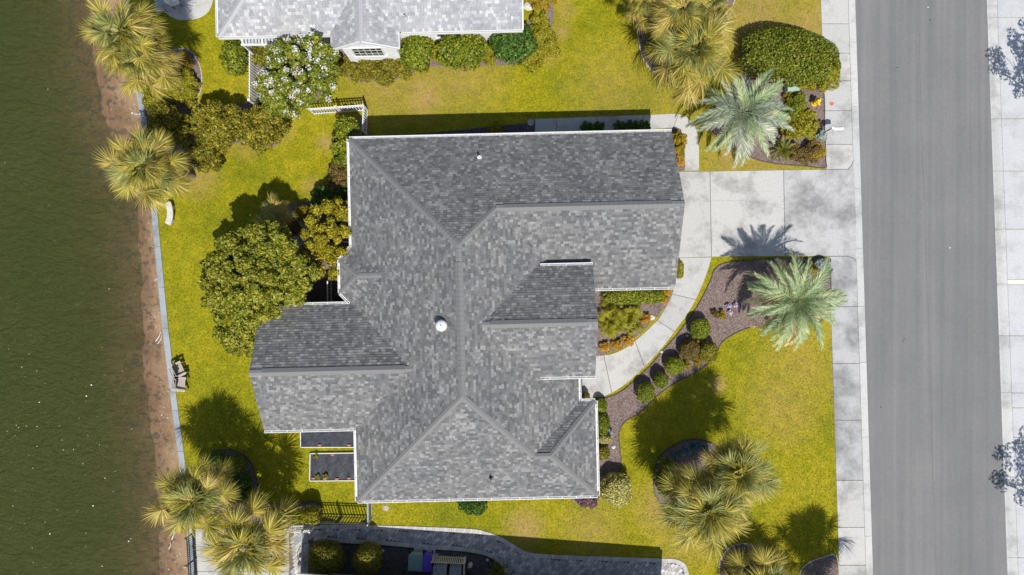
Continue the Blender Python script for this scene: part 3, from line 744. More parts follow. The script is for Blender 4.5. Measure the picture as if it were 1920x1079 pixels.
TH = R(1.35); PT = .58
house = thing("grey_house", "large single storey house under a hipped grey shingle roof between lawns", "house", (0, 0, 0), TH)
planes = [
 Plane((0, 8.25), (0, -1), PT, 3, [[(-8.64, 8.25), (-.72, 8.25), (-.72, 4.04), (-2.575, 2.185)], [(-.72, 8.25), (8.85, 8.25), (8.85, 4.04), (-.72, 4.04)]]),
 Plane((0, -.17), (0, 1), PT, 3, [[(-.72, 4.04), (8.85, 4.04), (8.85, -.17), (3.49, -.17)]]),
 Plane((3.49, 0), (-1, 0), PT, 3, [[(-2.575, 2.185), (-.72, 4.04), (3.49, -.17), (3.49, -6.25), (.93, -8.81), (-2.575, -5.305)]]),
 Plane((-8.64, 0), (1, 0), PT, 3, [[(-8.64, 8.25), (-2.575, 2.185), (-2.575, -5.305), (-8.64, -11.37)]]),
 Plane((0, -11.37), (0, 1), PT, 3, [[(-8.64, -11.37), (-2.575, -5.305), (.93, -8.81), (.93, -11.37)], [(.93, -11.37), (.93, -8.81), (1.8, -8.81), (4.36, -11.37)]]),
 Plane((4.36, 0), (-1, 0), PT, 3, [[(4.36, -6.25), (1.8, -8.81), (4.36, -11.37)]]),
 Plane((0, -6.25), (0, -1), PT, 3, [[(4.36, -6.25), (3.49, -6.25), (.93, -8.81), (1.8, -8.81)]]),
 Plane((0, -.68), (0, -1), PT, 3, [[(-13.6, -.68), (-8.64, -.68), (-5.26, -4.06), (-13.6, -4.06)]]),
 Plane((0, -7.44), (0, 1), PT, 3, [[(-13.6, -4.06), (-5.26, -4.06), (-8.64, -7.44), (-13.6, -7.44)]]),
 Plane((0, 1.09), (0, -1), PT, 4.25, [[(4.25, 1.09), (1.33, 1.09), (-1.58, -1.82), (4.25, -1.82)]]),
 Plane((0, -4.73), (0, 1), PT, 4.25, [[(4.25, -1.82), (-1.58, -1.82), (1.33, -4.73), (4.25, -4.73)]]),
 # polygonal bay on the water side
 Plane((-9.3, 0), (1, 0), PT, 3.0, [[(-9.3, 1.72), (-9.3, -.08), (-8.2, .82)]]),
 Plane((-8.97, 2.06), (.7, -.72), .447, 3.0, [[(-8.64, 2.4), (-9.3, 1.72), (-8.2, .82), (-6.78, .82)]]),
 Plane((-8.97, -.42), (.7, .72), .447, 3.0, [[(-8.64, -.76), (-9.3, -.08), (-8.2, .82), (-6.78, .82)]]),
]
dm = MB(); deck(planes, dm); roof = dm.build("roof", M_DECK, house)
rnd = random.Random(3)
for pl in planes:
    mb = MB(); shingles(pl, rnd, mb); o = mb.build("shingles", M_SH, roof); o["kind"] = "stuff"
zm = 3 + 6.065 * PT; zg = 3 + 4.21 * PT; zwn = 3 + 3.38 * PT; zp = 4.25 + 2.91 * PT; zb = 3 + 2.56 * PT
run_caps(roof, (-2.575, 1.3, zm), (-2.575, -4.5, zm), PT, M_CAP, half=.2)
run_caps(roof, (-.3, 4.04, zg), (8.2, 4.04, zg), PT, M_CAP)
run_caps(roof, (-12.9, -4.06, zwn), (-5.6, -4.06, zwn), PT, M_CAP)
run_caps(roof, (-1.1, -1.82, zp), (3.7, -1.82, zp), PT, M_CAP)
hip_caps(roof, [((-8.64, 8.25, 3), (-2.575, 2.185, zm), PT), ((-.72, 4.04, zg), (-2.575, 2.185, zm), PT), ((-2.575, 2.185, zm), (-2.575, 1.32, zm), PT), ((-2.575, -5.305, zm), (-2.575, -4.5, zm), PT),
   ((-8.64, -11.37, 3), (-2.575, -5.305, zm), PT), ((.93, -8.81, zb), (-2.575, -5.305, zm), PT), ((1.8, -8.81, zb), (.93, -8.81, zb), PT), ((4.36, -11.37, 3), (1.8, -8.81, zb), PT), ((4.36, -6.25, 3), (1.8, -8.81, zb), PT),
   ((-13.6, -4.06, zwn), (-12.9, -4.06, zwn), PT), ((-5.6, -4.06, zwn), (-5.2, -4.06, zwn), PT), ((8.2, 4.04, zg), (8.85, 4.04, zg), PT), ((-.72, 4.04, zg), (-.3, 4.04, zg), PT), ((3.7, -1.82, zp), (4.25, -1.82, zp), PT), ((-1.55, -1.82, zp), (-1.1, -1.82, zp), PT),
   ((-9.3, 1.72, 3), (-8.2, .82, 3.63), .4), ((-9.3, -.08, 3), (-8.2, .82, 3.63), .4), ((-8.2, .82, 3.64), (-6.85, .82, 4.07), .4)], M_CAP)
# gutters
for a, b_, z, out in [((-8.64, 8.25), (8.85, 8.25), 3, (0, 1)), ((-8.64, 8.25), (-8.64, 2.4), 3, (-1, 0)), ((-9.3, 1.72), (-9.3, -.08), 3, (-1, 0)), ((-8.64, 2.4), (-9.3, 1.72), 3, (-.717, .697)), ((-9.3, -.08), (-8.8, -.6), 3, (-.72, -.69)),
     ((-13.6, -.68), (-8.8, -.68), 3, (0, 1)), ((-13.6, -7.44), (-8.64, -7.44), 3, (0, -1)), ((-8.64, -7.44), (-8.64, -11.37), 3, (-1, 0)),
     ((-8.64, -11.37), (4.36, -11.37), 3, (0, -1)), ((4.36, -11.37), (4.36, -6.25), 3, (1, 0)), ((4.36, -6.25), (3.65, -6.25), 3, (0, 1)), ((3.49, -6.25), (3.49, -4.5), 3, (1, 0)),
     ((1.4, -4.73), (4.25, -4.73), 4.25, (0, -1)), ((4.3, -.17), (8.85, -.17), 3, (0, -1)), ((1.5, 1.09), (4.25, 1.09), 4.25, (0, 1))]:
    gutter(house, a, b_, z, out)
# white rake boards on the gables
def rake(a, b_):
    mb = MB(); mb.bar(a, b_, .05, .2); mb.build("rake_board", M_WHITE, house)
for x, y0, ym, y1, z0, zr, s in [(8.85, 8.25, 4.04, -.17, 3, zg, 1), (-13.6, -.68, -4.06, -7.44, 3, zwn, -1), (4.25, 1.09, -1.82, -4.73, 4.25, zp, 1)]:
    for ya in (y0, y1): rake((x - .035 * s, ya, z0 - .26), (x - .035 * s, ym, zr - .26))
# walls
def wall_prism(name, poly, z1, mat=M_TAN, z0=-.05):
    mb = MB(); mb.prism(poly, z0, z1); return mb.build(name, mat, house)
gz = lambda x, y: min(3 + (8.25 - y) * PT, 3 + (y + .17) * PT) - .2
wall_prism("wall", [(-8.2, 7.8), (3.5, 7.8), (3.5, .3), (3.05, -.3), (3.05, -6.7), (3.9, -6.7), (3.9, -10.9), (-8.2, -10.9)], 2.82)
wall_prism("wall", [(3.52, 7.8), (8.45, 7.8), (8.45, 4.04), (8.45, .28), (3.52, .28), (3.52, 4.04)], gz)
wz = lambda x, y: min(3 + (-.68 - y) * PT, 3 + (y + 7.44) * PT) - .2
wall_prism("wall", [(-13.2, -1.1), (-8.22, -1.1), (-8.22, -7.0), (-13.2, -7.0), (-13.2, -4.06)], wz)
pz = lambda x, y: min(4.25 + (1.09 - y) * PT, 4.25 + (y + 4.73) * PT) - .2
wall_prism("wall", [(3.07, .7), (3.45, .7), (3.45, -1.82), (3.45, -4.35), (3.07, -4.35), (3.07, -1.82)], pz)
wall_prism("wall", [(1.4, .75), (3.05, .75), (3.05, .95), (1.4, .95)], 4.05, z0=3.0)
for y in (.75, -1.0, -2.7, -4.4):
    mb = MB(); mb.box((4.0, y, 2.0), (.22, .22, 4.05)); mb.box((4.0, y, .12), (.32, .32, .2)); mb.build("porch_column", M_WHITE, house)
mb = MB(); mb.box((4.0, -1.82, 4.12), (.26, 5.5, .22)); mb.build("porch_beam", M_WHITE, house)
for x, y, w, h, out, nx in [(-6, 7.82, 1.2, 1.2, (0, 1), 2), (-1, 7.82, 1.6, 1.2, (0, 1), 2), (5.5, 7.82, 1.0, .9, (0, 1), 2), (-8.22, 5, 1.4, 1.3, (-1, 0), 2), (-13.22, -4, 2.6, 1.5, (-1, 0), 3), (-8.22, -9.3, 1.2, 1.3, (-1, 0), 2),
        (-6, -10.92, 1.2, 1.3, (0, -1), 2), (-2, -10.92, 1.8, 1.3, (0, -1), 3), (2, -10.92, 1.2, 1.3, (0, -1), 2), (3.92, -8.8, 1.8, 1.4, (1, 0), 3), (-11, -7.02, 1.6, 1.4, (0, -1), 2), (5.5, .26, 1.2, 1.2, (0, -1), 2)]:
    window(house, (x, y, 1.65), w, h, out, nx=nx)
for y in (6.1, 2.2):   # garage doors of stacked panels
    d = MB(); d.box((8.46, y, 1.08), (.05, 2.6, 2.2)); dd = d.build("garage_door", M_WHITE, house)
    pmb = MB(); pmb.box((0, 0, 0), (.03, 2.5, .49)); me = mesh_data("door_panel", pmb.v, pmb.f, M_WHITE)
    for k in range(4): obj("door_panel", me, dd, (8.492, y, .33 + .53 * k))
d = MB(); d.box((3.475, -1.8, 1.1), (.05, 1.0, 2.15)); dd = d.build("front_door", M_DARKWOOD, house); k = MB(); k.box((3.52, -1.42, 1.05), (.05, .04, .18)); k.build("handle", M_GREYM, dd)
mb = MB(); mb.box((3.3, -2.8, .06), (2.0, 4.6, .2)); mb.build("porch_floor", M_CONC, house)
mb = MB(); mb.bar((-8.1, -11.42, 2.9), (-8.1, -11.2, .1), .08); mb.build("downpipe", M_WHITE, house)
mb = MB(); mb.bar((3.6, -5.9, 2.9), (3.6, -5.9, .1), .08); mb.build("downpipe", M_WHITE, house)
# roof fittings
def on_roof(xp, yp, z):
    v = P(xp, yp, z); c, s = math.cos(-TH), math.sin(-TH); return Vector((v.x * c - v.y * s, v.x * s + v.y * c, z))
q = on_roof(827, 611, 6.3); q.z = 3 + (q.x + 8.64) * PT
mb = MB(); mb.lathe([(.24, -.12), (.24, .04), (.17, .06), (.17, .2), (.29, .22), (.30, .27), (.22, .36), (.08, .41), (.0, .42)], q, 20); tv = mb.build("roof_vent", M_WHITE, house, True)
mb = MB(); mb.lathe([(.05, .405), (.05, .45), (0, .455)], q, 10); mb.build("vent_cap_nut", M_GREYM, tv)
for (xp, yp, zf) in [(899, 296, planes[0]), (921, 895, planes[4])]:
    q = on_roof(xp, yp, 4.2); q.z = zf.z(q.x, q.y)
    for _ in range(3): q = on_roof(xp, yp, q.z); q.z = zf.z(q.x, q.y)
    mb = MB(); mb.lathe([(.13, -.02), (.12, .05), (.055, .07), (.05, .36), (.04, .36), (.04, .3)], q, 12); mb.build("vent_pipe", M_WHITE if zf is planes[0] else M_BLACKM, house)
hp = lambda pts: [(x * math.cos(TH) - y * math.sin(TH), x * math.sin(TH) + y * math.cos(TH)) for x, y in pts]
EXCL += [hp([(-8.2, 7.8), (8.4, 7.8), (8.4, .3), (4.2, .3), (4.2, -10.9), (-8.2, -10.9)]), hp([(-13.2, -1.1), (-8.2, -1.1), (-8.2, -7), (-13.2, -7)])]
# side deck with steps in the notch behind the bay
dk = thing("timber_deck", "dark brown timber deck tucked in the corner behind the bay", "deck", P(615, 555, 0))
for i in range(9):
    b_ = MB(); b_.box((-.95 + .21 * i, 0, .46), (.2, 1.9, .04)); b_.build("plank", M_DARKWOOD, dk)
mb = MB()
for sx in (-.8, .8):
    for sy in (-.8, .8): mb.box((sx, sy, .2), (.1, .1, .48))
mb.build("deck_posts", M_DARKWOOD, dk)
rl = MB()
rl.bar((.35, -.9, 1.4), (.35, .85, 1.4), .06); rl.bar((.35, -.9, .6), (.35, .85, .6), .05)
rl.build("handrail", M_WHITE, dk)
bm_ = MB(); bm_.box((0, 0, 0), (.03, .03, .8)); me = mesh_data("baluster", bm_.v, bm_.f, M_WHITE)
for i in range(13): obj("baluster", me, dk, (.35, -.85 + i * .14, 1.0))
rl = MB(); rl.bar((-.85, -.9, 1.4), (-.85, -.2, 1.4), .06); rl.build("handrail", M_WHITE, dk)
for i in range(5): obj("baluster", me, dk, (-.85, -.85 + i * .14, 1.0))
for i in range(2):
    b_ = MB(); b_.box((.55, 1.12 + .3 * i, .30 - .14 * i), (.9, .3, .05)); b_.build("step", M_CONC, dk)

# ------------------------------------------------------------------ neighbour house, pale roof
PN = .5; NT = R(1.4)
nh = thing("pale_roof_house", "neighbouring white sided house with pale grey shingle roof and paned gable window", "house", (0, 0, 0), NT)
yn = 13.98; xr = .92; xl_ = -15.57; dep = 6.0
npl = [Plane((0, yn), (0, 1), PN, 3, [[(xl_, yn), (xr, yn), (xr, yn + dep), (xl_ + dep, yn + dep)]]),
       Plane((0, yn + 2 * dep), (0, -1), PN, 3, [[(xl_ + dep, yn + dep), (xr, yn + dep), (xr, yn + 2 * dep), (xl_, yn + 2 * dep)]]),
       Plane((xl_, 0), (1, 0), PN, 3, [[(xl_, yn), (xl_ + dep, yn + dep), (xl_, yn + 2 * dep)]])]
gx0, gx1, gy = -9.51, -5.81, 13.14; gm = (gx0 + gx1) / 2; gh = (gx1 - gx0) / 2; pg = .62; zgr = 3 + gh * pg; ygr = yn + (zgr - 3) / PN
npl += [Plane((gx0, 0), (1, 0), pg, 3, [[(gx0, gy), (gm, gy), (gm, ygr), (gx0, yn)]]), Plane((gx1, 0), (-1, 0), pg, 3, [[(gx1, gy), (gm, gy), (gm, ygr), (gx1, yn)]])]
dm = MB(); deck(npl, dm, .14); nroof = dm.build("roof", M_DECK, nh)
for i, pl in enumerate(npl):
    if i == 1:
        mb = MB(); pc = pl.pieces[0]; mb.add([(x, y, pl.z(x, y) + .01) for x, y in pc], [(0, 1, 2, 3)]); mb.build("far_slope", M_SHN, nroof); continue
    mb = MB(); shingles(pl, rnd, mb, .165); o = mb.build("shingles", M_SHN, nroof); o["kind"] = "stuff"
run_caps(nroof, (gm, gy + .45, zgr), (gm, ygr, zgr), pg, M_CAPN, half=.17)
run_caps(nroof, (xl_ + dep, yn + dep, 6), (xr, yn + dep, 6), PN, M_CAPN)
hip_caps(nroof, [((xl_, yn, 3), (xl_ + dep, yn + dep, 6), PN), ((gm, gy, zgr), (gm, gy + .45, zgr), pg)], M_CAPN)
gutter(nh, (xl_, yn), (gx0, yn), 3, (0, -1), hangers=False); gutter(nh, (gx1 + .15, yn), (xr, yn), 3, (0, -1), hangers=False); gutter(nh, (xl_, yn), (xl_, yn + 8), 3, (-1, 0), hangers=False)
for x0 in (gx0, gx1):
    mb = MB(); mb.bar((x0, gy - .03, 2.92), (gm, gy - .03, zgr - .08), .05, .22); mb.build("rake_board", M_WHITE, nh)
mb = MB(); mb.bar((gx1 + .02, gy, 2.93), (gx1 + .02, yn, 2.93), .05, .16); mb.build("rake_board", M_WHITE, nh)
mb = MB(); mb.bar((xr + .02, yn, 2.95), (xr + .02, yn + dep, 5.95), .05, .2); mb.build("rake_board", M_WHITE, nh)
mb = MB(); mb.prism([(xl_ + .45, yn + .45), (xr - .4, yn + .45), (xr - .4, yn + dep), (xr - .4, yn + 2 * dep - .45), (xl_ + .45, yn + 2 * dep - .45)], -.05, 2.84); mb.build("wall", M_SIDING, nh)
gzf = lambda x, y: 3 + (gh - abs(x - gm)) * pg - .17
wy_ = gy + .12
mb = MB(); mb.prism([(gx0 + .55, wy_), (gm, wy_), (gx1 - .2, wy_), (gx1 - .2, yn + .4), (gm, yn + .4), (gx0 + .55, yn + .4)], -.05, gzf); mb.build("wall", M_SIDING, nh)
# lapped siding boards on the walls one can see from above
sb = MB(); sb.box((0, 0, 0), (gx1 - gx0 - .78, .03, .17), rot=Matrix.Rotation(R(5), 3, 'X')); me = mesh_data("siding_board", sb.v, sb.f, M_SIDING)
for k in range(15): obj("siding_board", me, nh, ((gx0 + gx1) / 2 + .175, wy_ - .015, .12 + .185 * k))
sb = MB(); sb.box((0, 0, 0), (6.1, .03, .17), rot=Matrix.Rotation(R(5), 3, 'X')); me = mesh_data("siding_board", sb.v, sb.f, M_SIDING)
for k in range(15): obj("siding_board", me, nh, (gx1 - .15 + 3.1, yn + .435, .12 + .185 * k))
window(nh, (gm + .05, wy_ - .03, 2.3), 1.65, 1.3, (0, -1), nx=5, ny=3)
window(nh, (-3.2, yn + .42, 1.7), 1.4, 1.2, (0, -1), nx=3, ny=2)
q = P(760, 34, 3.5); mb = MB(); mb.lathe([(.14, -.05), (.12, .07), (.06, .09), (.055, .34), (.045, .34), (.045, .3)], (q.x * math.cos(-NT) - q.y * math.sin(-NT), q.x * math.sin(-NT) + q.y * math.cos(-NT), 3.45), 12); mb.build("vent_pipe", M_GREYM, nh)
EXCL.append([(x * math.cos(NT) - y * math.sin(NT), x * math.sin(NT) + y * math.cos(NT)) for x, y in [(xl_ + .4, yn + .4), (gx0 + .5, yn + .4), (gx0 + .5, wy_), (gx1, wy_), (gx1, yn + .4), (xr - .4, yn + .4), (xr - .4, yn + 13), (xl_ + .4, yn + 13)]])
# screened porch frame beside it
sp = thing("screen_porch", "white framed screen porch roof with grey mesh under the pale roof eave", "porch", Vector((*P2(492, 80, 2.5), 0)))
mb = MB()
for dx in (-1.1, 0, 1.1): mb.box((dx, -.1, 1.2), (.08, .08, 2.4))
mb.bar((-1.2, -.1, 2.42), (1.2, -.1, 2.42), .1); mb.bar((-1.2, .7, 2.62), (1.2, .7, 2.62), .1)
for dx in (-1.1, 0, 1.1): mb.bar((dx, -.1, 2.43), (dx, .7, 2.63), .09)
mb.build("frame", M_WHITE, sp)
mb = MB(); mb.box((0, .3, 2.5), (2.1, .75, .015), rot=Matrix.Rotation(R(14), 3, 'X')); mb.build("mesh_panel", M_GREYM, sp)
for i in range(12):
    b_ = MB(); b_.bar((-1.0 + i * .18, -.05, 2.47), (-1.0 + i * .18, .66, 2.65), .03); b_.build("slat", M_BLACKM, sp)

# ------------------------------------------------------------------ southern neighbour: eave just outside the picture
ST = R(-4.26); sh = thing("south_house", "neighbouring house whose eave runs along the shaded service yard", "house", (0, 0, 0), ST)
def toS(v): c, s = math.cos(-ST), math.sin(-ST); return (v[0] * c - v[1] * s, v[0] * s + v[1] * c)
ne = toS((9.24, -17.2)); nw = (toS((-11.6, -15.6))[0], ne[1]); ys_ = ne[1]
spl = [Plane((0, ys_), (0, -1), .5, 3, [[(nw[0], ys_), (ne[0], ys_), (ne[0] - 5.5, ys_ - 5.5), (nw[0] + 5.5, ys_ - 5.5)]]), Plane((0, ys_ - 11), (0, 1), .5, 3, [[(nw[0] + 5.5, ys_ - 5.5), (ne[0] - 5.5, ys_ - 5.5), (ne[0], ys_ - 11), (nw[0], ys_ - 11)]]),
       Plane((ne[0], 0), (-1, 0), .5, 3, [[(ne[0], ys_), (ne[0] - 5.5, ys_ - 5.5), (ne[0], ys_ - 11)]]), Plane((nw[0], 0), (1, 0), .5, 3, [[(nw[0], ys_), (nw[0] + 5.5, ys_ - 5.5), (nw[0], ys_ - 11)]])]
dm = MB(); deck(spl, dm); sroof = dm.build("roof", M_SH, sh)
mb = MB(); shingles(spl[0], rnd, mb, .2); o = mb.build("shingles", M_SH, sroof); o["kind"] = "stuff"
gutter(sh, nw, ne, 3, (0, 1)); gutter(sh, ne, (ne[0], ys_ - 11), 3, (1, 0), hangers=False)
mb = MB(); mb.prism([(nw[0] + .6, ys_ - 1.0), (ne[0] - .6, ys_ - 1.0), (ne[0] - .6, ys_ - 10.4), (nw[0] + .6, ys_ - 10.4)], -.05, 2.85); mb.build("wall", M_TAN, sh)
for x in (-6, 0, 5): window(sh, (x, ys_ - .98, 1.6), 1.2, 1.2, (0, 1))

# ------------------------------------------------------------------ paver drive along the service yard
pv_up = smooth_poly([(540, 986), (593, 983.5), (700, 985), (800, 988), (886, 992), (914, 998), (942, 1008), (958, 1018), (976, 1029), (998, 1037), (1060, 1041), (1119, 1043), (1237, 1047), (1267, 1048.5), (1285, 1059), (1292, 1078)], 5, False)
pv_in = smooth_poly([(590, 1014), (647, 1018), (717, 1022), (801, 1029), (872, 1034), (908, 1041), (928, 1050), (942, 1064), (948, 1085)], 5, False)
pave_poly = px(pv_up + [(1293, 1100), (948, 1100)] + pv_in[::-1] + [(588, 1100), (540, 1100)])
pav = sheet("paver_drive", pave_poly, .012, M_SOIL); tag(pav, kind="structure"); EXCL.append(pave_poly)
bm_ = MB(); bm_.box((0, 0, 0), (.128, .24, .05)); me_b = mesh_data("border_paver", bm_.v, bm_.f, M_BPAVER)
nb = 0
for line, off in ((pv_up, .125), (pv_in, -.125)):
    pts = [Vector((*P2(*q), 0)) for q in line]; s = 0; acc = 0
    for a, b_ in zip(pts[:-1], pts[1:]):
        d = (b_ - a); l = d.length; u = d / l; nrm = Vector((u.y, -u.x, 0))
        while acc < l:
            c = a + u * acc + nrm * off; obj("border_paver", me_b, pav, (c.x, c.y, .018), math.atan2(u.y, u.x)); acc += .138; nb += 1
        acc -= l
inner_poly = inset(pave_poly, .25)
ang = R(43); cells = []
for i in range(-130, 130):
    for j in range(-90, 90):
        u = i * .262 + (j % 2) * .131; v = j * .178
        x = u * math.cos(ang) - v * math.sin(ang) - 2; y = u * math.sin(ang) + v * math.cos(ang) - 15
        cells.append((x, y))
C = np.array(cells); k = inside(inner_poly, C[:, 0], C[:, 1]) & (C[:, 1] > -17.2); C = C[k]
order = np.argsort(-C[:, 0]); C = C[order]
bm_ = MB(); bm_.box((0, 0, 0), (.25, .166, .05)); me_p = mesh_data("paver", bm_.v, bm_.f, M_PAVER)
rest = MB()
for i, (x, y) in enumerate(C):
    z = .016 + .004 * rnd.random()
    if i < 300: obj("paver", me_p, pav, (x, y, z), ang)
    else: rest.box((x, y, z), (.25, .166, .05), ang)
o = rest.build("pavers", M_PAVER, pav); o["kind"] = "stuff"
plant_bed("service_yard_bed", [(592, 1016), (647, 1020), (717, 1024), (801, 1031), (872, 1036), (908, 1043), (926, 1052), (940, 1066), (945, 1100), (592, 1100)], M_MULCH_D, M_BLACKM, smooth=False)
# waterside paved terrace under the lower palms
tr_ = bpy.data.objects.new("terrace", None); link(tr_); tag(tr_, kind="structure")
for i in range(4):
    for j in range(3):
        x0 = 366 + i * 44; y0 = 992 + j * 40
        slab(px([(x0, y0), (x0 + 44, y0 - 1), (x0 + 45, y0 + 39), (x0 + 1, y0 + 40)]), -.1, .02, M_CONC, tr_)
EXCL.append(px([(360, 988), (545, 985), (548, 1110), (362, 1110)]))

# ------------------------------------------------------------------ foliage builders
def leaf_quads(C0, Nrm, size, asp, r):
    """one rhombic leaf per point"""
    n = len(C0); Nrm = Nrm / np.linalg.norm(Nrm, axis=1, keepdims=True)
    t = r.normal(size=(n, 3)); t -= (t * Nrm).sum(1, keepdims=True) * Nrm; t /= np.linalg.norm(t, axis=1, keepdims=True) + 1e-9
    b = np.cross(Nrm, t); s = (size * r.uniform(.65, 1.35, n))[:, None]
    V = np.stack([C0 - t * s * .5, C0 + b * s * asp * .5 + t * s * .05 - Nrm * s * .06, C0 + t * s * .5, C0 - b * s * asp * .5 + t * s * .05 - Nrm * s * .06], 1)
    return V.reshape(-1, 3)
def cloud(clumps, dens, size, asp=.5, jit=.55, seed=1, power=2.0, lump=.06, inner=.3, zmin=.03):
    """clumps: (centre, (rx,ry,rz)); leaves lie in the outer shell of every clump"""
    r = np.random.default_rng(seed); out = []
    cs = np.array([c for c, _ in clumps]); rs = np.array([q for _, q in clumps])
    for i, (c, q) in enumerate(clumps):
        q = np.array(q, float); area = 4 * math.pi * ((q[0] * q[1]) ** 1.6 / 3 + (q[0] * q[2]) ** 1.6 / 3 + (q[1] * q[2]) ** 1.6 / 3) ** (1 / 1.6)
        n = max(30, int(area * dens)); d = r.normal(size=(n, 3)); d /= np.linalg.norm(d, axis=1, keepdims=True)
        d[:, 2] = np.where(d[:, 2] < -.35, -d[:, 2], d[:, 2])
        dd = d / (np.abs(d) ** power).sum(1, keepdims=True) ** (1 / power) if power != 2 else d
        k = np.ones(n)
        if lump:
            for _ in range(5):
                w = r.normal(size=3) * 3.2; k += lump * np.sin(d @ w + r.uniform(0, 6.28))
        rad = 1 - .22 * r.random(n) ** 2; m = r.random(n) < inner; rad[m] = r.uniform(.5, .85, m.sum())
        p = np.array(c) + dd * q * (rad * k)[:, None]
        nr = d / q; nr /= np.linalg.norm(nr, axis=1, keepdims=True); nr = nr + r.normal(size=(n, 3)) * jit
        keep = p[:, 2] > zmin
        if len(clumps) > 1:
            dist = (((p[:, None, :] - cs[None]) / rs[None]) ** 2).sum(2); dist[:, i] = 9; keep &= dist.min(1) > .42
        out.append(leaf_quads(p[keep], nr[keep], size, asp, r))
    return np.concatenate(out)
def puffs(c, q, n, rs, seed, low=-.25, flat=.75):
    r = np.random.default_rng(seed); out = []
    g = (1 + 5 ** .5) / 2
    for i in range(n):
        z = 1 - (1 - low) * (i + .5) / n; a = 2 * math.pi * i / g + r.uniform(-.4, .4); s = math.sqrt(max(0, 1 - z * z))
        k = r.uniform(.72, .98); rr = rs * r.uniform(.7, 1.3)
        out.append(((c[0] + q[0] * s * math.cos(a) * k, c[1] + q[1] * s * math.sin(a) * k, c[2] + q[2] * z * k), (rr, rr, rr * flat)))
    return out
NSEED = [100]
def shrub(px_, py_, rx, ry, h, kind, label, cat="shrub", group=None, name="shrub", size=.125, dens=None, power=2.3, lump=.05, jit=.62, asp=.6, rz=0.0, tilt=0):
    """clipped or natural shrub: pixel centre, pixel radii, height in metres"""
    NSEED[0] += 1; zc = h * .5; c = P(px_, py_, zc); k = (H - zc) / F
    t = thing(name, label, cat, (c.x, c.y, 0), rz, group)
    size *= 1.25; dens = 2.3 / (.5 * size * size * asp)
    V = cloud([((0, 0, zc), (rx * k, ry * k, h * .52))], dens, size, asp, jit, NSEED[0], power, lump)
    obj("foliage", mesh_np("foliage", V, 4, FOL[kind]), t)
    mb = MB()
    for a in (0, 2.1, 4.2): mb.tube([(.03 * math.cos(a), .03 * math.sin(a), -.02), (rx * k * .35 * math.cos(a), ry * k * .35 * math.sin(a), h * .6)], [.025, .012], 5)
    mb.build("stem", M_BARK, t)
    return t
def bushy(px_, py_, blobs, kind, label, cat="shrub", group=None, name="shrub", size=.1, dens=240, seed=None, h=1.0, jit=.75, asp=.5, inner=.3):
    """free-growing shrub made of leaf clumps; blobs: (dx px, dy px, r px, z centre, rz)"""
    NSEED[0] += 1; c = P(px_, py_, 0); t = thing(name, label, cat, c, 0, group); cl = []
    for (dx, dy, rp, zc, rz_) in blobs:
        q = P(px_ + dx, py_ + dy, zc); k = (H - zc) / F
        cl += puffs((q.x - c.x, q.y - c.y, zc), (rp * k, rp * k, rz_), max(5, int(rp / 4)), rp * k * .45, NSEED[0] + len(cl))
        cl.append(((q.x - c.x, q.y - c.y, zc), (rp * k * .75, rp * k * .75, rz_ * .8)))
    size *= 1.25; dens = 1.6 / (.5 * size * size * asp)
    V = cloud(cl, dens, size, asp, jit, NSEED[0], 2, .08, inner)
    obj("foliage", mesh_np("foliage", V, 4, FOL[kind]), t)
    mb = MB()
    for (dx, dy, rp, zc, rz_) in blobs:
        q = P(px_ + dx, py_ + dy, zc); mb.tube([(0, 0, -.02), ((q.x - c.x) * .6, (q.y - c.y) * .6, zc * .5), (q.x - c.x, q.y - c.y, zc)], [.05, .035, .015], 6)
    mb.build("stem", M_BARK, t)
    return t
def tree(base, crowns, kind, label, n_puff, rs, size, dens, trunk_r, seed, name="tree", group=None, inner=.25, flat=.8):
    """base: ground point; crowns: (px,py,r px,z,rz) ellipsoids"""
    b = P(*base); t = thing(name, label, "tree", b, 0, group); cl = []; mb = MB()
    fork = Vector((0, 0, min(c[3] for c in crowns) * .45))
    mb.tube([(0, 0, -.1), (.04, .02, fork.z * .5), fork], [trunk_r * 1.3, trunk_r, trunk_r * .85], 9)
    for i, (x, y, rp, z, rz_) in enumerate(crowns):
        q = P(x, y, z) - b; k = (H - z) / F; q.z = z
        cl += puffs((q.x, q.y, q.z), (rp * k, rp * k, rz_), int(n_puff * (rp / 60.0) ** 2) + 6, rs, seed + i * 7, -.35, flat)
        mid = fork + (q - fork) * .5 + Vector((0, 0, .15)); mb.tube([fork, mid, q], [trunk_r * .7, trunk_r * .45, trunk_r * .2], 7)
        for a in range(5):
            e = q + Vector((math.cos(a * 1.26) * rp * k * .75, math.sin(a * 1.26) * rp * k * .75, rz_ * .3)); mb.tube([mid, (mid + e) / 2 + Vector((0, 0, .1)), e], [trunk_r * .3, trunk_r * .2, .01], 5)
    mb.build("trunk", M_BARK, t)
    V = cloud(cl, dens, size, .5, .8, seed, 2, .1, inner)
    obj("crown", mesh_np("crown", V, 4, FOL[kind]), t)
    t["_cl"] = 0; del t["_cl"]
    return t, cl, b

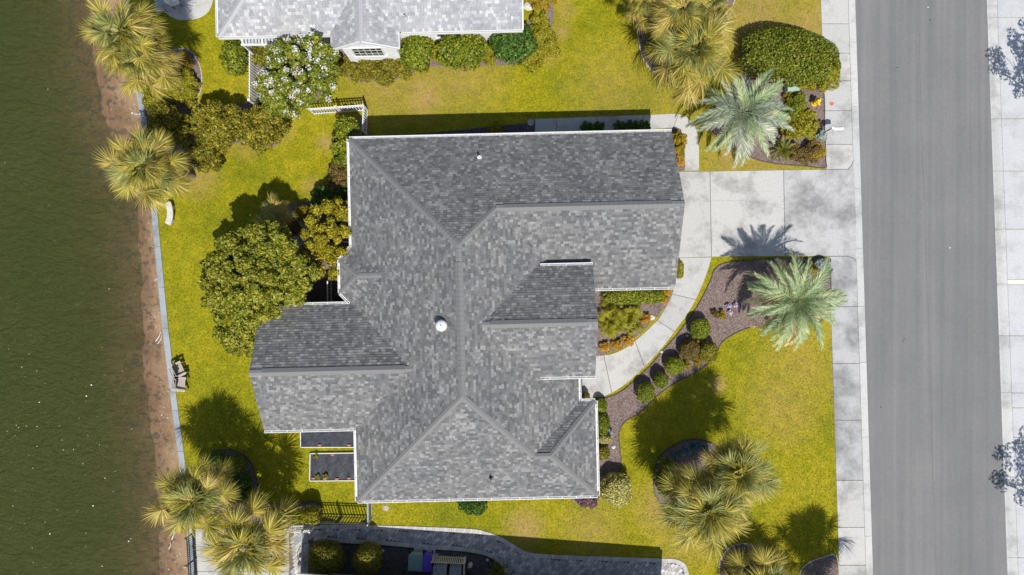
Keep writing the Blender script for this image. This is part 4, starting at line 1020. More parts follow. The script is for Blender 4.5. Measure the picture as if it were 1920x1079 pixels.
# ------------------------------------------------------------------ palms
def strip_leaf(mb, base, d, side, L_, w, droop, n=3):
    """narrow tapering leaflet"""
    vs = []; fs = []
    for i in range(n + 1):
        s = i / n; p = base + d * (L_ * s) + Vector((0, 0, -droop * s * s * L_))
        ww = w * (.35, 1.0, .7, .0)[min(i, 3)] if n == 3 else w * (1 - s)
        if i < n: vs += [p - side * ww * .5, p + side * ww * .5]
        else: vs.append(p)
    for i in range(n - 1): fs.append((2 * i, 2 * i + 1, 2 * i + 3, 2 * i + 2))
    fs.append((2 * n - 2, 2 * n - 1, 2 * n)); mb.add(vs, fs)
def fan_mesh(kind, seed, pet=1.15, blade=.85, nleaf=54, droop=.35, spread=112, w=.034):
    r = random.Random(seed); mb = MB(); pts = [Vector((pet * s, 0, -.10 * pet * s * s)) for s in (0, .5, 1)]
    mb.tube(pts, [.022, .016, .012], 4)
    e = pts[-1]
    for i in range(nleaf):
        a = R(-spread + 2 * spread * (i + .5) / nleaf + r.uniform(-2, 2)); k = 1 - .32 * (abs(a) / R(spread)) ** 1.5
        fold = .22 * math.cos(a)
        d = Vector((math.cos(a), math.sin(a), .12 - .25 * abs(math.sin(a)) + r.uniform(-.12, .12))).normalized(); sd = Vector((-math.sin(a), math.cos(a), r.uniform(-.5, .5))).normalized()
        strip_leaf(mb, e + Vector((-.05 + .1 * math.cos(a), 0, 0)), d, sd, blade * k * r.uniform(.85, 1.1), w, droop * r.uniform(.5, 1.6))
    return mesh_data("frond", mb.v, mb.f, FOL[kind])
FANS = {}
for kd, dr in (('fan_young', .12), ('fan_mid', .32), ('fan_old', .6), ('fan_lime', .2)):
    FANS[kd] = [fan_mesh(kd, 10 + i, pet=1.1 + .08 * i, droop=dr, spread=96 + 8 * i) for i in range(4)]
    FANS[kd + '_short'] = [fan_mesh(kd, 20 + i, pet=.28 + .16 * i, blade=.78, droop=dr + .15) for i in range(4)]
def fan_palm(px_, py_, rp, z, base, label, seed, n=40, old=.5, group=None, name="fan_palm", young='fan_young', mid='fan_mid', aged='fan_old', trunk=.15):
    """crown centre seen at a pixel at height z; base on the ground in pixels"""
    r = random.Random(seed); b = P(*base) if base else P(px_, py_, z) * 1.0
    if not base: b = Vector((b.x, b.y, 0))
    b.z = 0; q = P(px_, py_, z) - b; k = (H - z) / F; sc = rp * k / 1.8
    t = thing(name, label, "palm", b, 0, group); mb = MB(); m = 12; pts = []; rad = []
    for i in range(m + 1):
        s = i / m; pts.append((q.x * s ** 1.4, q.y * s ** 1.4, -.1 + (z + .1 - .15) * s)); rad.append(trunk * (1.25 - .35 * min(1, s * 4) + (.05 if i % 2 else -.03) + (.25 * max(0, s - .8))))
    if z > .6: mb.tube(pts, rad, 10); mb.build("trunk", M_TRUNK, t)
    n = int(n * 1.3)
    for i in range(n):
        s = (i + .5) / n; az = i * 2.39996 + r.uniform(-.25, .25)
        short = s < .62; el = (70 - 80 * (s / .62) if short else 30 - 74 * ((s - .62) / .38)) + r.uniform(-12, 12)
        q_ = r.random(); kd = (young if q_ < .62 - .9 * s * old - .25 * s else (mid if q_ < 1.05 - .5 * old * (.35 + s) else aged))
        f = obj("frond", r.choice(FANS[kd + ('_short' if short else '')]), t); ss = sc * r.uniform(.86, 1.12)
        f.matrix_local = Matrix.Translation(Vector((q.x, q.y, z - .1 - .25 * s))) @ Matrix.Rotation(az, 4, 'Z') @ Matrix.Rotation(-R(el), 4, 'Y') @ Matrix.Rotation(r.uniform(-.5, .5), 4, 'X') @ Matrix.Diagonal((ss, ss, ss, 1))
    return t
def feather_mesh(kind, seed, L_=2.4, n=44, arch=1.2, ll=.55, w=.030):
    r = random.Random(seed); mb = MB(); pts = []
    for i in range(9):
        s = i / 8; a = arch * s * s; pts.append(Vector((L_ * s * (1 - .18 * s * s * arch), 0, -L_ * .5 * a * s)))
    bend = r.uniform(-.28, .28)
    for i, p_ in enumerate(pts): p_.y = bend * L_ * .5 * (i / 8) ** 2
    mb.tube(pts, [.022 * (1 - .8 * i / 8) + .004 for i in range(9)], 4)
    for i in range(n):
        s = .16 + .84 * i / (n - 1); j = min(7, int(s * 8)); f = s * 8 - j; p = pts[j].lerp(pts[j + 1], f); tg = (pts[j + 1] - pts[j]).normalized(); up = Vector((-tg.z, 0, tg.x))
        for sg in (-1, 1):
            a = R(58 - 30 * s + r.uniform(-7, 7)); d = (tg * math.cos(a) + Vector((0, sg, 0)) * math.sin(a) * .85 + up * (.5 + r.uniform(-.15, .15)) * math.sin(a)).normalized()
            sd = d.cross(up).normalized(); L2 = ll * (math.sin(math.pi * min(1, .2 + s * .78)) * .75 + .25) * r.uniform(.85, 1.1)
            strip_leaf(mb, p, d, sd, L2, w, .18 * r.uniform(.5, 1.5))
    return mesh_data("frond", mb.v, mb.f, FOL[kind])
FEATH = {k: [feather_mesh(k, 30 + i) for i in range(6)] for k in ('feather_blue', 'feather_green', 'feather_old')}
FEATH['sago'] = [feather_mesh('sago', 40 + i, 1.0, 26, .5, .16, .025) for i in range(2)]
def feather_palm(px_, py_, rp, z, base, label, seed, main, old, n=30, name="feather_palm", trunk=.2, L_=2.4, group=None, cat="palm", aged=.18, alt=None):
    r = random.Random(seed); b = P(*base); q = P(px_, py_, z) - b; k = (H - z) / F; sc = rp * k / (L_ * .86)
    t = thing(name, label, cat, b, 0, group)
    if z > .5:
        mb = MB(); mb.tube([(q.x * s, q.y * s, -.1 + z * s) for s in (0, .2, .4, .6, .8, 1)], [trunk * 1.25, trunk * 1.1, trunk, trunk * 1.1, trunk * 1.15, trunk * .8], 10); mb.build("trunk", M_TRUNK, t)
    for i in range(n):
        s = (i + .5) / n; az = i * 2.39996 + r.uniform(-.2, .2); el = 74 - 82 * s ** .8 + r.uniform(-6, 6)
        kd = main if s < 1 - aged else old
        if alt and r.random() < .35: kd = alt
        f = obj("frond", r.choice(FEATH[kd]), t); ss = sc * r.uniform(.9, 1.1) * (.8 if s < .15 else 1)
        f.matrix_local = Matrix.Translation(Vector((q.x, q.y, z - .05))) @ Matrix.Rotation(az, 4, 'Z') @ Matrix.Rotation(-R(el), 4, 'Y') @ Matrix.Rotation(r.uniform(-.3, .3), 4, 'X') @ Matrix.Diagonal((ss, ss, ss, 1))
    return t

# cabbage palms along the water and in the lawns
fan_palm(228, 62, 74, 6.0, (335, 128), "shaggy yellow fan palm leaning over the beach beside the small patio", 1, 44, .75)
fan_palm(262, 112, 66, 5.2, (345, 150), "second shaggy fan palm crowded against the taller palm by the small patio", 2, 40, .75)
fan_palm(268, 312, 74, 5.0, (363, 330), "lone fan palm leaning across the sea wall beside the olive hedge", 3, 44, .6)
fan_palm(362, 940, 74, 5.0, (440, 886), "fan palm leaning over the sand from the mulched shore bed", 4, 46, .65)
fan_palm(462, 1024, 88, 4.6, (520, 965), "broad golden fan palm hanging over the waterside terrace", 5, 34, .8)
fan_palm(1388, 892, 74, 5.0, (1334, 880), "fan palm in the round lawn bed, the one nearer the street", 6, 40, .25)
fan_palm(1330, 962, 84, 5.0, (1282, 905), "wide fan palm in the round lawn bed, the one nearer the paver drive", 7, 44, .3)
fan_palm(1306, 92, 82, 4.2, (1268, 128), "full golden fan palm in the pale edged bed beside the oval hedge", 8, 46, .6)
fan_palm(1282, 18, 62, 4.8, (1245, 72), "fan palm standing between two others in the pale edged bed", 9, 36, .8)
fan_palm(1330, 2, 56, 4.4, (1300, 58), "fan palm in the pale edged bed next to the brownish turf", 10, 34, .8)
fan_palm(1212, 2, 44, 4.0, (1195, 52), "small orange fringed fan palm at the lawn edge of the pale edged bed", 11, 26, .9)
fan_palm(1440, 1104, 74, 2.2, (1400, 1072), "short fan palm growing in the pale ring bed in the lawn", 12, 34, .4)
fan_palm(1634, 1196, 78, 5.2, (1540, 1092), "tall fan palm in the kerbside ring bed throwing its shadow on the lawn", 13, 36, .4)
fan_palm(512, 396, 38, 2.3, (520, 402), "small pale fan palm in the shade beside the big broad leaved tree", 14, 16, .9, name="palmetto", trunk=.08, mid='fan_old')
feather_palm(1393, 210, 84, 2.3, (1372, 232), "silver blue feather palm spreading in the corner bed by the hydrant", 15, 'feather_blue', 'feather_blue', 30, trunk=.24, alt='feather_green')
feather_palm(1492, 566, 80, 3.2, (1449, 563), "grey green feather palm with straw coloured skirt at the sidewalk corner", 16, 'feather_green', 'feather_old', 46, trunk=.22, aged=.25)
feather_palm(1468, 281, 24, .45, (1468, 281), "little dark sago with orange heart below the silver palm", 17, 'sago', 'sago', 22, "sago_palm", L_=1.0, cat="sago")
feather_palm(931, 1071, 20, .5, (931, 1071), "small sago at the end of the dark service yard bed", 18, 'sago', 'sago', 22, "sago_palm", L_=1.0, cat="sago")
for i, (x, y, rp) in enumerate([(1148, 588, 26), (1182, 590, 27), (1158, 612, 25), (1188, 612, 22), (1140, 614, 20)]):
    fan_palm(x, y, rp, .75, (x, y), "lime green palmetto clump in the planter between porch and walk", 60 + i, 15, .1, "palmettos in the walk planter", "palmetto", 'fan_lime', 'fan_lime', 'fan_lime', .06)

# ------------------------------------------------------------------ trees
tree((492, 545), [(455, 495, 52, 3.6, 1.1), (505, 470, 48, 3.9, 1.0), (540, 522, 50, 3.5, 1.1), (430, 548, 44, 3.1, 1.1), (480, 545, 60, 4.3, 1.2), (450, 610, 44, 2.8, 1.1), (425, 500, 32, 2.9, .9), (468, 635, 24, 2.2, .7)], 'tree',
     "big broad leaved evergreen tree beside the grey house's water side wing", 22, .42, .21, 230, .2, 501, "broadleaf_tree")
tree((625, 452), [(618, 415, 38, 2.5, .9), (600, 450, 34, 2.4, .8), (630, 455, 34, 2.7, .8), (618, 492, 32, 2.3, .8), (640, 400, 26, 2.2, .8)], 'yellowtree',
     "yellow leaved small tree growing against the west eave of the grey house", 22, .3, .16, 330, .1, 540, "small_tree")
t, cl, b = tree((560, 150), [(555, 128, 56, 3.3, 1.0), (530, 150, 40, 2.8, .9), (590, 155, 42, 2.8, .9), (545, 182, 34, 2.3, .8), (585, 105, 36, 2.9, .9), (534, 108, 32, 2.8, .8), (600, 120, 34, 2.6, .8), (524, 186, 24, 2.0, .6)], 'myrtle',
     "flowering tree covered in white blossom beside the white picket fence", 22, .33, .16, 290, .08, 580, "flowering_tree")
r = np.random.default_rng(5); pts = []
for (c, q) in cl:
    for _k in range(1):
        a = r.uniform(0, 6.28); c0 = np.array(c) + np.array((math.cos(a) * q[0] * .6, math.sin(a) * q[1] * .6, q[2] * .95)); n = r.integers(16, 40)
        pts.append(c0 + r.normal(size=(n, 3)) * np.array((.09, .09, .06)))
pts = np.concatenate(pts); nr = r.normal(size=pts.shape) * .6 + np.array((0, 0, 1.0))
bl = obj("blossom", mesh_np("blossom", leaf_quads(pts, nr, .085, .9, r), 4, FOL['petal']), t)
for i, (x, y, hh) in enumerate([(1926, 203, 4.4), (1934, 966, 4.4)]):
    X = 960 + (x - 960) * H / (H - hh); Y = 539.5 + (y - 539.5) * H / (H - hh)
    tree((x + 12, y + 4), [(X, Y, 46, hh, 1.0), (X + 30, Y - 48, 34, hh, .8), (X + 24, Y + 44, 36, hh - .3, .8), (X - 46, Y + 14, 13, hh - .4, .4), (X + 50, Y, 50, hh, 1.0)], 'street', ["young street tree beyond the far kerb across from the hydrant", "young street tree beyond the far kerb across from the palm lawn"][i], 14, .30, .16, 60, .07, 620 + i, "street_tree", inner=.1)

# ------------------------------------------------------------------ hedges and shrubs
G = "clipped round shrubs"
shrub(441, 107, 24, 32, 1.3, 'green', "round clipped shrub on the lawn side of the white picket fence")
shrub(488, 104, 20, 20, 1.1, 'olive', "small clipped shrub between white picket fence and blossoming tree")
shrub(780, 99, 31, 35, 1.6, 'green', "tall clipped shrub against the white siding next to the gable")
shrub(866, 96, 45, 32, 1.6, 'green', "wide clipped shrub against the white siding, between two others", power=2.8)
shrub(962, 82, 41, 38, 1.7, 'deep', "bluish dark green clipped shrub at the corner of the pale roofed house")
bushy(1012, 75, [(-5, 25, 24, .35, .35), (8, -15, 22, .35, .35), (12, 15, 22, .35, .35), (-20, 38, 18, .3, .3), (0, -40, 16, .3, .3)], 'lime', "sprawling lime ground cover wrapped round the dark clipped shrub", "ground cover", size=.09)
bushy(1012, 5, [(0, 0, 20, .4, .35), (-18, -14, 14, .35, .3), (18, -12, 16, .35, .3)], 'gold', "yellow shrub patch by the pale house's end wall", size=.08)
bushy(700, 127, [(-45, 4, 22, .45, .4), (-15, 4, 26, .5, .45), (20, 0, 28, .5, .45), (48, -5, 24, .5, .45), (5, -14, 20, .5, .4)], 'olive', "long low golden olive hedge below the gable window", "hedge", name="hedge", size=.085, dens=280)
bushy(815, 92, [(0, 0, 13, .35, .35), (2, 14, 10, .3, .3)], 'lime', "small lime filler shrub between two clipped shrubs at the white wall", size=.07)
bushy(914, 100, [(0, 0, 15, .35, .35), (5, 14, 11, .3, .3)], 'lime', "small lime filler shrub between wide and bluish clipped shrubs", size=.07)
shrub(1482, 108, 93, 52, 2.0, 'hedge', "very large oval clipped hedge beside the sidewalk", "hedge", name="oval_hedge", size=.1, dens=330, power=2.1, lump=.03, rz=R(-8))
bushy(1540, 138, [(0, 0, 30, .8, .5), (-28, 14, 20, .6, .4), (14, -16, 16, .8, .5)], 'lime', "pale lime shrub billowing from the oval hedge over the sidewalk", size=.09)
bushy(1500, 236, [(0, 0, 26, .5, .45), (-16, 10, 18, .45, .4), (18, -4, 18, .45, .4)], 'lime', "bright green leafy shrub beside the mailbox", size=.11)
bushy(1491, 203, [(0, 0, 20, .5, .4), (6, -10, 16, .45, .4), (-6, 12, 14, .4, .35)], 'green', "dark green shrub between utility box and bright leafy shrub", size=.07)
bushy(1506, 286, [(-14, 2, 17, .35, .3), (14, -2, 18, .4, .35), (0, 8, 14, .3, .3)], 'rust', "orange tinged low shrub at the driveway end of the corner bed", size=.07)
bushy(1530, 284, [(0, 0, 15, .4, .35)], 'gold', "golden tuft beside the orange tinged shrub near the mailbox", size=.07)
bushy(1481, 184, [(0, 0, 9, .3, .25)], 'gold', "little yellow shrub just below the pale green utility box", size=.06)
bushy(1541, 256, [(0, 0, 9, .25, .2)], 'silver', "silver leaved plant at the foot of the mailbox post", "plant", name="silver_plant", size=.09)
bushy(1272, 270, [(0, -8, 13, .45, .4), (0, 10, 13, .45, .4)], 'gold', "yellow shrub in the strip between garage and side walk", size=.08)
bushy(1275, 305, [(0, 0, 9, .25, .22)], 'orange', "small orange shrub in the strip beside the driveway", size=.06)
shrub(1274, 506, 7, 17, .7, 'lime', "narrow lime shrub at the garage corner beside the driveway", size=.07)
bushy(930, 243, [(0, 0, 12, .3, .28)], 'gold', "yellow green tuft alone in the shade along the north wall", size=.07)
for i, x in enumerate((1098, 1118, 1160, 1182, 1204)):
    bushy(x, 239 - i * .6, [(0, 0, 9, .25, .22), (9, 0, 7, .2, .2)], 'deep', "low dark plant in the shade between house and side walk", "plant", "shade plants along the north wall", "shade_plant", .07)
# olive hedges by the water
for i, (x, y, bl_, lb) in enumerate([
   (320, 236, [(0, 0, 33, 1.3, .75), (-22, 8, 22, 1.0, .65), (22, 12, 25, 1.1, .65), (10, -14, 20, 1.3, .55)], "dark olive shrub standing right behind the sea wall"),
   (412, 236, [(0, 0, 38, 1.4, .8), (-22, 6, 26, 1.3, .7), (26, -4, 28, 1.3, .7), (0, 26, 20, 1.0, .6)], "golden olive shrub in the middle of the waterside hedge"),
   (494, 242, [(0, 0, 34, 1.3, .75), (16, 8, 24, 1.1, .7), (-14, 18, 24, 1.1, .7)], "olive shrub ending the waterside hedge at the open lawn"),
   (385, 290, [(0, -6, 26, 1.0, .65), (12, 12, 22, .9, .6), (-12, 8, 20, .9, .6)], "dark olive shrub jutting from the waterside hedge into the lawn")]):
    bushy(x, y, bl_, 'olive', lb, "hedge shrub", "waterside hedge", "hedge_shrub", .12, 210)
bushy(318, 165, [(-26, 8, 24, .4, .38), (6, 10, 26, .4, .38), (34, 10, 22, .4, .35), (36, -16, 18, .4, .35), (8, -18, 24, .4, .35), (-30, 26, 16, .4, .3)], 'lime', "lime ground cover filling the waterside bed round the clay pot", "ground cover", size=.1)
bushy(348, 114, [(0, 0, 13, .35, .3)], 'gold', "yellow grass tuft at the edge of the waterside bed", "grass tuft", name="grass_tuft", size=.14, asp=.16, dens=300)
bushy(652, 262, [(-2, -18, 20, 1.7, .6), (-8, 10, 20, 1.4, .7), (-4, 34, 20, 1.2, .6), (10, -26, 14, 1.8, .5)], 'green', "tall green shrub at the north west corner of the grey house", size=.13)
bushy(638, 335, [(0, -6, 20, .7, .5), (0, 14, 18, .7, .5)], 'rust', "rusty brown shrub against the west eave of the grey house", size=.09)
bushy(618, 372, [(0, 0, 24, .8, .5), (24, -6, 20, .8, .5), (-18, 4, 14, .6, .4)], 'deep', "dark shrub in shade between rusty shrub and yellow tree", size=.11)
shrub(568, 401, 15, 14, 1.1, 'gold', "golden ball shrub at the head of the gravel path", size=.06)
bushy(552, 428, [(0, 0, 16, .5, .4), (-12, -8, 12, .4, .35)], 'rust', "brownish shrub beside the gravel path by the small fan palm", size=.09)
# walk planter
shrub(1188, 556, 58, 15, .95, 'green', "clipped low hedge along the garage wall in the walk planter", "hedge", name="planter_hedge", power=3, size=.075)
for x, y, lb in ((1134, 652, "orange flowering shrub nearest the porch in the walk planter"), (1157, 648, "orange flowering shrub between two others at the porch end of the planter"), (1178, 638, "orange flowering shrub third from the porch in the walk planter"), (1244, 560, "orange flowering shrub just below the garage corner planter tip"), (1250, 546, "orange flowering shrub tucked under the garage eave corner"), (1210, 600, "orange flowering shrub beside the pale stone in the walk planter")):
    bushy(x, y, [(0, 0, 9, .22, .2), (4, -4, 6, .2, .18)], 'orange', lb, "shrub", "orange shrubs edging the walk", "flowering_shrub", .06, 320)
GB = "boxwood balls beside the front walk"
for x, y, rx, ry, lb in ((1312, 616, 19, 20, "clipped green ball shrub next to the lilac flowers, last in the row from the porch"), (1265, 686, 18, 17, "clipped green ball shrub, third in the row along the walk from the porch"), (1239, 712, 14, 15, "smallest clipped green ball shrub, second in the row along the walk from the porch"), (1210, 736, 17, 18, "clipped green ball shrub closest to the porch along the curved walk")):
    shrub(x, y, rx, ry, 1.0, 'green', lb, "shrub", GB, "ball_shrub", .06, 480, 2.2, .03)
shrub(1292, 657, 19, 19, .95, 'rust', "ball shrub with thin brownish centre among the clipped balls", "shrub", None, "ball_shrub", .06, 380, 2.2, .03)
shrub(1327, 659, 18, 20, 1.0, 'olive', "olive ball shrub next to the bed's curved lawn edge", "shrub", None, "ball_shrub", .06, 420, 2.2, .04)
for x, y, rr in ((1311, 648, 10), (1308, 676, 9), (1288, 684, 7)):
    bushy(x, y, [(0, 0, rr, .25, .22)], 'gold', "tiny bright yellow shrub tucked between the clipped balls", "shrub", "yellow dwarf shrubs between the balls", "dwarf_shrub", .06, 420)
for x, y, rx, ry, kd, lb in ((1127, 760, 11, 13, 'green', "first small shrub beside the porch on the east foundation"), (1130, 797, 13, 19, 'green', "longish clipped shrub on the east foundation"),
        (1134, 823, 13, 9, 'varieg', "pale speckled low plant on the east foundation"), (1130, 849, 13, 13, 'olive', "olive clipped shrub on the east foundation")):
    shrub(x, y, rx, ry, .75, kd, lb, size=.06, dens=420)
bushy(1143, 812, [(0, 0, 8, .18, .16)], 'silver', "silvery tuft in front of the longish foundation shrub", "plant", name="silver_plant", size=.07)
shrub(1155, 917, 31, 31, 1.3, 'varieg', "big yellow variegated ball shrub at the south east house corner", "shrub", None, "ball_shrub", .085, 330, 2.2, .04)
bushy(1098, 741, [(0, 0, 8, .3, .25)], 'rust', "small potted plant on the porch corner", "plant", name="potted_plant", size=.07)
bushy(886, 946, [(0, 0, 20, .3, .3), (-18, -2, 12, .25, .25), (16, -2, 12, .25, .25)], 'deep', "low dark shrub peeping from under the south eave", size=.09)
bushy(1100, 938, [(0, 0, 14, .2, .18), (-12, 0, 9, .2, .18), (12, 0, 9, .2, .18)], 'purple', "purple leaved low shrub under the south eave", size=.07)
for x, y, kd in ((1342, 588, 'rust'), (1352, 592, 'gold')):
    bushy(x, y, [(0, 0, 7, .18, .16)], kd, "small rusty tuft in the open mulch" if kd == 'rust' else "small yellow tuft in the open mulch", "plant", name="mulch_tuft", size=.06)
for x, y in ((1366, 574), (1379, 573), (1392, 569), (1369, 586), (1408, 562)):
    bushy(x, y, [(0, 0, 4.2, .15, .12)], 'lilac', "tiny lilac and white flower clump in the open mulch", "flowers", "lilac flower clumps in the mulch", "flower_clump", .055, 520)
bushy(1247, 893, [(0, 0, 18, .6, .5), (4, -22, 13, .5, .4), (8, 22, 15, .5, .4), (16, 4, 14, .6, .4)], 'green', "dark spiky shrub at the house side of the round lawn bed", size=.12)
for x, y in ((1270, 853), (1287, 845), (1301, 838), (1318, 838)):
    bushy(x, y, [(0, 0, 7, .2, .2)], 'agave', "blue green agave rosette in the shaded round lawn bed", "agave", "agaves under the palms", "agave", .16, 260, asp=.22)
shrub(1540, 500, 14, 14, .6, 'silver', "pale green clump behind the feather palm at the driveway corner", size=.08)
bushy(1520, 505, [(0, 0, 12, .35, .3)], 'gold', "yellow clump behind the feather palm at the driveway corner", size=.07)
# shore bed
shrub(443, 868, 19, 16, .9, 'green', "lit green ball shrub in the shore bed", name="ball_shrub", size=.07)
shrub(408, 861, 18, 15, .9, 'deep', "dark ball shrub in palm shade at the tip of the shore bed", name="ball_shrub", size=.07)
bushy(458, 905, [(0, 0, 18, .5, .4), (8, 18, 16, .45, .4), (-6, 26, 14, .4, .4)], 'deep', "loose dark shrub under the shore palms", size=.1)
for i, (x, y, rx, ry, lb) in enumerate([(520, 966, 17, 13, "dark clipped upright shrub beside the golden palm in the shore bed"), (553, 966, 15, 12, "clipped upright shrub between two others by the black fence"), (583, 966, 19, 14, "bright green clipped shrub where the black fence begins")]):
    shrub(x, y, rx, ry, 1.5, ('deep', 'green', 'lime')[i], lb, power=4, size=.09)
shrub(612, 1046, 32, 32, 2.15, 'olive', "large round olive shrub with gold top in the service yard", "shrub", None, "ball_shrub", .07, 380, 2.2, .03)
shrub(690, 1046, 28, 28, 2.1, 'olive', "smaller round olive shrub with gold top next to the large one", "shrub", None, "ball_shrub", .07, 380, 2.2, .03)
# agave-like sprouts by the fan palm bed at the top
bushy(1222, 88, [(0, 0, 14, .4, .35), (-2, -26, 12, .4, .3)], 'green', "leafy shrub under the palms of the pale edged bed", size=.11)

# ------------------------------------------------------------------ fences
def fence(pa, pb, h, mat, label, group=None, name="picket_fence", step=.115, w=.03, posts=2, top=.06, mid_rail=True):
    a = P(*pa); b_ = P(*pb); d = b_ - a; n = int(d.length / step); ang = math.atan2(d.y, d.x)
    t = thing(name, label, "fence", a, 0, group)
    for z in ((.18, h - .08) if not mid_rail else (.18, h - .28, h - .06)):
        mb = MB(); mb.bar((0, 0, z), (d.x, d.y, z), .045, .05); mb.build("rail", mat, t)
    pm = MB(); pm.box((0, 0, h / 2), (w, w * .8, h)); me = mesh_data("picket", pm.v, pm.f, mat)
    for i in range(n): obj("picket", me, t, d * ((i + .5) / n), ang)
    pm = MB(); pm.box((0, 0, h / 2 + .03), (top, top, h + .1)); pm.box((0, 0, h + .09), (top * 1.4, top * 1.4, .03)); me = mesh_data("post", pm.v, pm.f, mat)
    for i in range(posts): obj("post", me, t, d * (i / max(1, posts - 1)), ang)
    return t
fence((484, 94), (484, 200), 1.35, M_WHITE, "white picket fence running from the screen porch to the olive hedge", top=.1, w=.08, step=.165)
fence((590, 215), (690, 208), 1.3, M_WHITE, "white railing fence beside the blossoming tree", posts=3, w=.05, step=.15)
fence((690, 208), (688, 254), 1.3, M_WHITE, "short white railing return reaching the grey house corner", posts=2, w=.05, step=.15)
fence((598, 967), (640, 968), 1.3, M_BLACKM, "black metal fence panel beside the clipped upright shrubs", posts=2, w=.045, step=.16, name="metal_fence")
fence((641, 968), (696, 970), 1.3, M_BLACKM, "black metal gate panel above the paver drive", posts=2, w=.045, step=.16, name="metal_gate")["category"] = "gate"
fence((698, 970), (697, 930), 1.3, M_GREYM, "grey metal fence return meeting the south eave", posts=2, w=.03, name="metal_fence")
fence((578, 985), (578, 1085), 1.3, M_GREYM, "grey railing across the pavers beside the large round shrub", posts=3, w=.025, name="metal_fence")
fence((366, 996), (372, 1095), 1.1, M_BLACKM, "dark railing on the sea wall beside the terrace", posts=3, w=.025, name="metal_fence")
fence((545, 986), (592, 984), 1.2, M_WHITE, "short white railing between shore bed and pavers", posts=2, w=.035, name="picket_fence")
fence((276, 221), (262, 219), .7, M_WHITE, "stub of white railing on top of the sea wall by the dark olive shrub", posts=2, w=.04, name="picket_fence", mid_rail=False)

# ------------------------------------------------------------------ lawn furniture
def adirondack(x, y, rz, label):
    t = thing("garden_chair", label, "chair", P(x, y, 0), rz, "garden chairs by the sea wall")
    sl = MB(); sl.box((0, 0, 0), (.10, .60, .022), rot=Matrix.Rotation(R(9), 3, 'Y')); me = mesh_data("seat_slat", sl.v, sl.f, M_WOODG)
    for i in range(5): obj("seat_slat", me, t, (-.28 + .115 * i, 0, .37 - .018 * (4 - i) * -1 - .02))
    Mx = Matrix.Rotation(R(-24), 3, 'Y'); 
    for i in range(5):
        hgt = .86 - .07 * abs(i - 2); b_ = MB(); b_.box(Mx @ Vector((0, 0, hgt / 2)) + Vector((.25, -.24 + .12 * i, .33)), (.024, .112, hgt), rot=Mx); b_.build("back_slat", M_WOODG, t)
    # the chair faces -x (the water), its back leans to +x
    for s in (-1, 1):
        b_ = MB(); b_.box((-.05, .36 * s, .60), (.78, .13, .024)); b_.build("armrest", M_WOODG, t)
        b_ = MB(); b_.box((-.36, .32 * s, .294), (.09, .03, .588)); b_.build("leg", M_WOODG, t)
        b_ = MB(); b_.bar((-.38, .30 * s, .36), (.52, .30 * s, .04), .03, .1); b_.build("leg", M_WOODG, t)
    b_ = MB(); b_.box((.36, 0, .60), (.05, .62, .06)); b_.build("back_rail", M_WOODG, t)
    return t
adirondack(340, 693, R(-154), "weathered slatted garden chair turned towards its neighbour by the sea wall")
adirondack(343, 718, R(176), "weathered slatted garden chair squared to the sea wall")
t = thing("stone_bench", "pale curved stone bench alone on the lawn near the sea wall", "bench", P(326, 402, 0), 0)
arc = [(math.cos(a), math.sin(a)) for a in np.linspace(-.45, .45, 9)]
mb = MB(); mb.prism([(-1.45 + 1.28 * c, 1.28 * s) for c, s in arc] + [(-1.45 + 1.62 * c, 1.62 * s) for c, s in arc[::-1]], .38, .46); mb.build("seat", M_ROCKW, t)
for s in (-.4, .4):
    b_ = MB(); b_.box((-.06, s, .19), (.26, .16, .39)); b_.build("leg", M_ROCKW, t)
# raised beds under black fabric
def raised(poly, label):
    c = P(*np.mean(poly, axis=0), 0); t = thing("raised_bed", label, "raised bed", c, 0, None); pm = [(x - c.x, y - c.y) for x, y in px(poly)]; n = len(pm)
    for i in range(n):
        a, b_ = Vector((*pm[i], .07)), Vector((*pm[(i + 1) % n], .07)); mb = MB(); u = (b_ - a).normalized() * .02; mb.bar(a + u, b_ - u, .04, .18 + .004 * i); mb.build("board", M_WHITE, t)
    nx, ny = 26, 10; V = []; Fc = []
    (x0, y0), (x1, y1), (x2, y2), (x3, y3) = inset(pm, .022); r = random.Random(len(label))
    for j in range(ny + 1):
        for i in range(nx + 1):
            u, v = i / nx, j / ny; X = (x0 * (1 - u) + x1 * u) * (1 - v) + (x3 * (1 - u) + x2 * u) * v; Y = (y0 * (1 - u) + y1 * u) * (1 - v) + (y3 * (1 - u) + y2 * u) * v
            V.append((X, Y, .10 + .022 * math.sin(X * 9 + 3 * math.sin(Y * 4)) * math.sin(math.pi * v) + r.uniform(-.008, .008)))
    for j in range(ny):
        for i in range(nx): k = j * (nx + 1) + i; Fc.append((k, k + 1, k + nx + 2, k + nx + 1))
    mesh_o = obj("fabric", mesh_data("fabric", V, Fc, M_FABRIC), t); mesh_o.data.polygons.foreach_set("use_smooth", [True] * len(Fc))
    EXCL.append(px(poly)); return t
raised([(565, 838), (700, 838), (700, 804), (565, 806)], "narrow raised bed under black fabric against the west wall")
raised([(582, 901), (706, 900), (706, 848), (583, 850)], "wider raised bed under black fabric near the south west corner")
for i, (x, y) in enumerate([(600, 835), (655, 835), (624, 853), (588, 897), (610, 898), (632, 898), (655, 897)]):
    mb = MB(); mb.box((0, 0, .03), (.2, .1, .06)); mb.box((0, 0, .061), (.15, .05, .003)); o = mb.build("brick", M_BRICK); v = P(x, y, .1); o.location = (v.x, v.y, .125); tag(o, "red brick weighing down the fabric of the " + ("narrow" if y < 845 else "wider") + " raised bed", "brick", "bricks on the raised bed fabric" if y > 845 else "bricks on the narrow bed fabric")
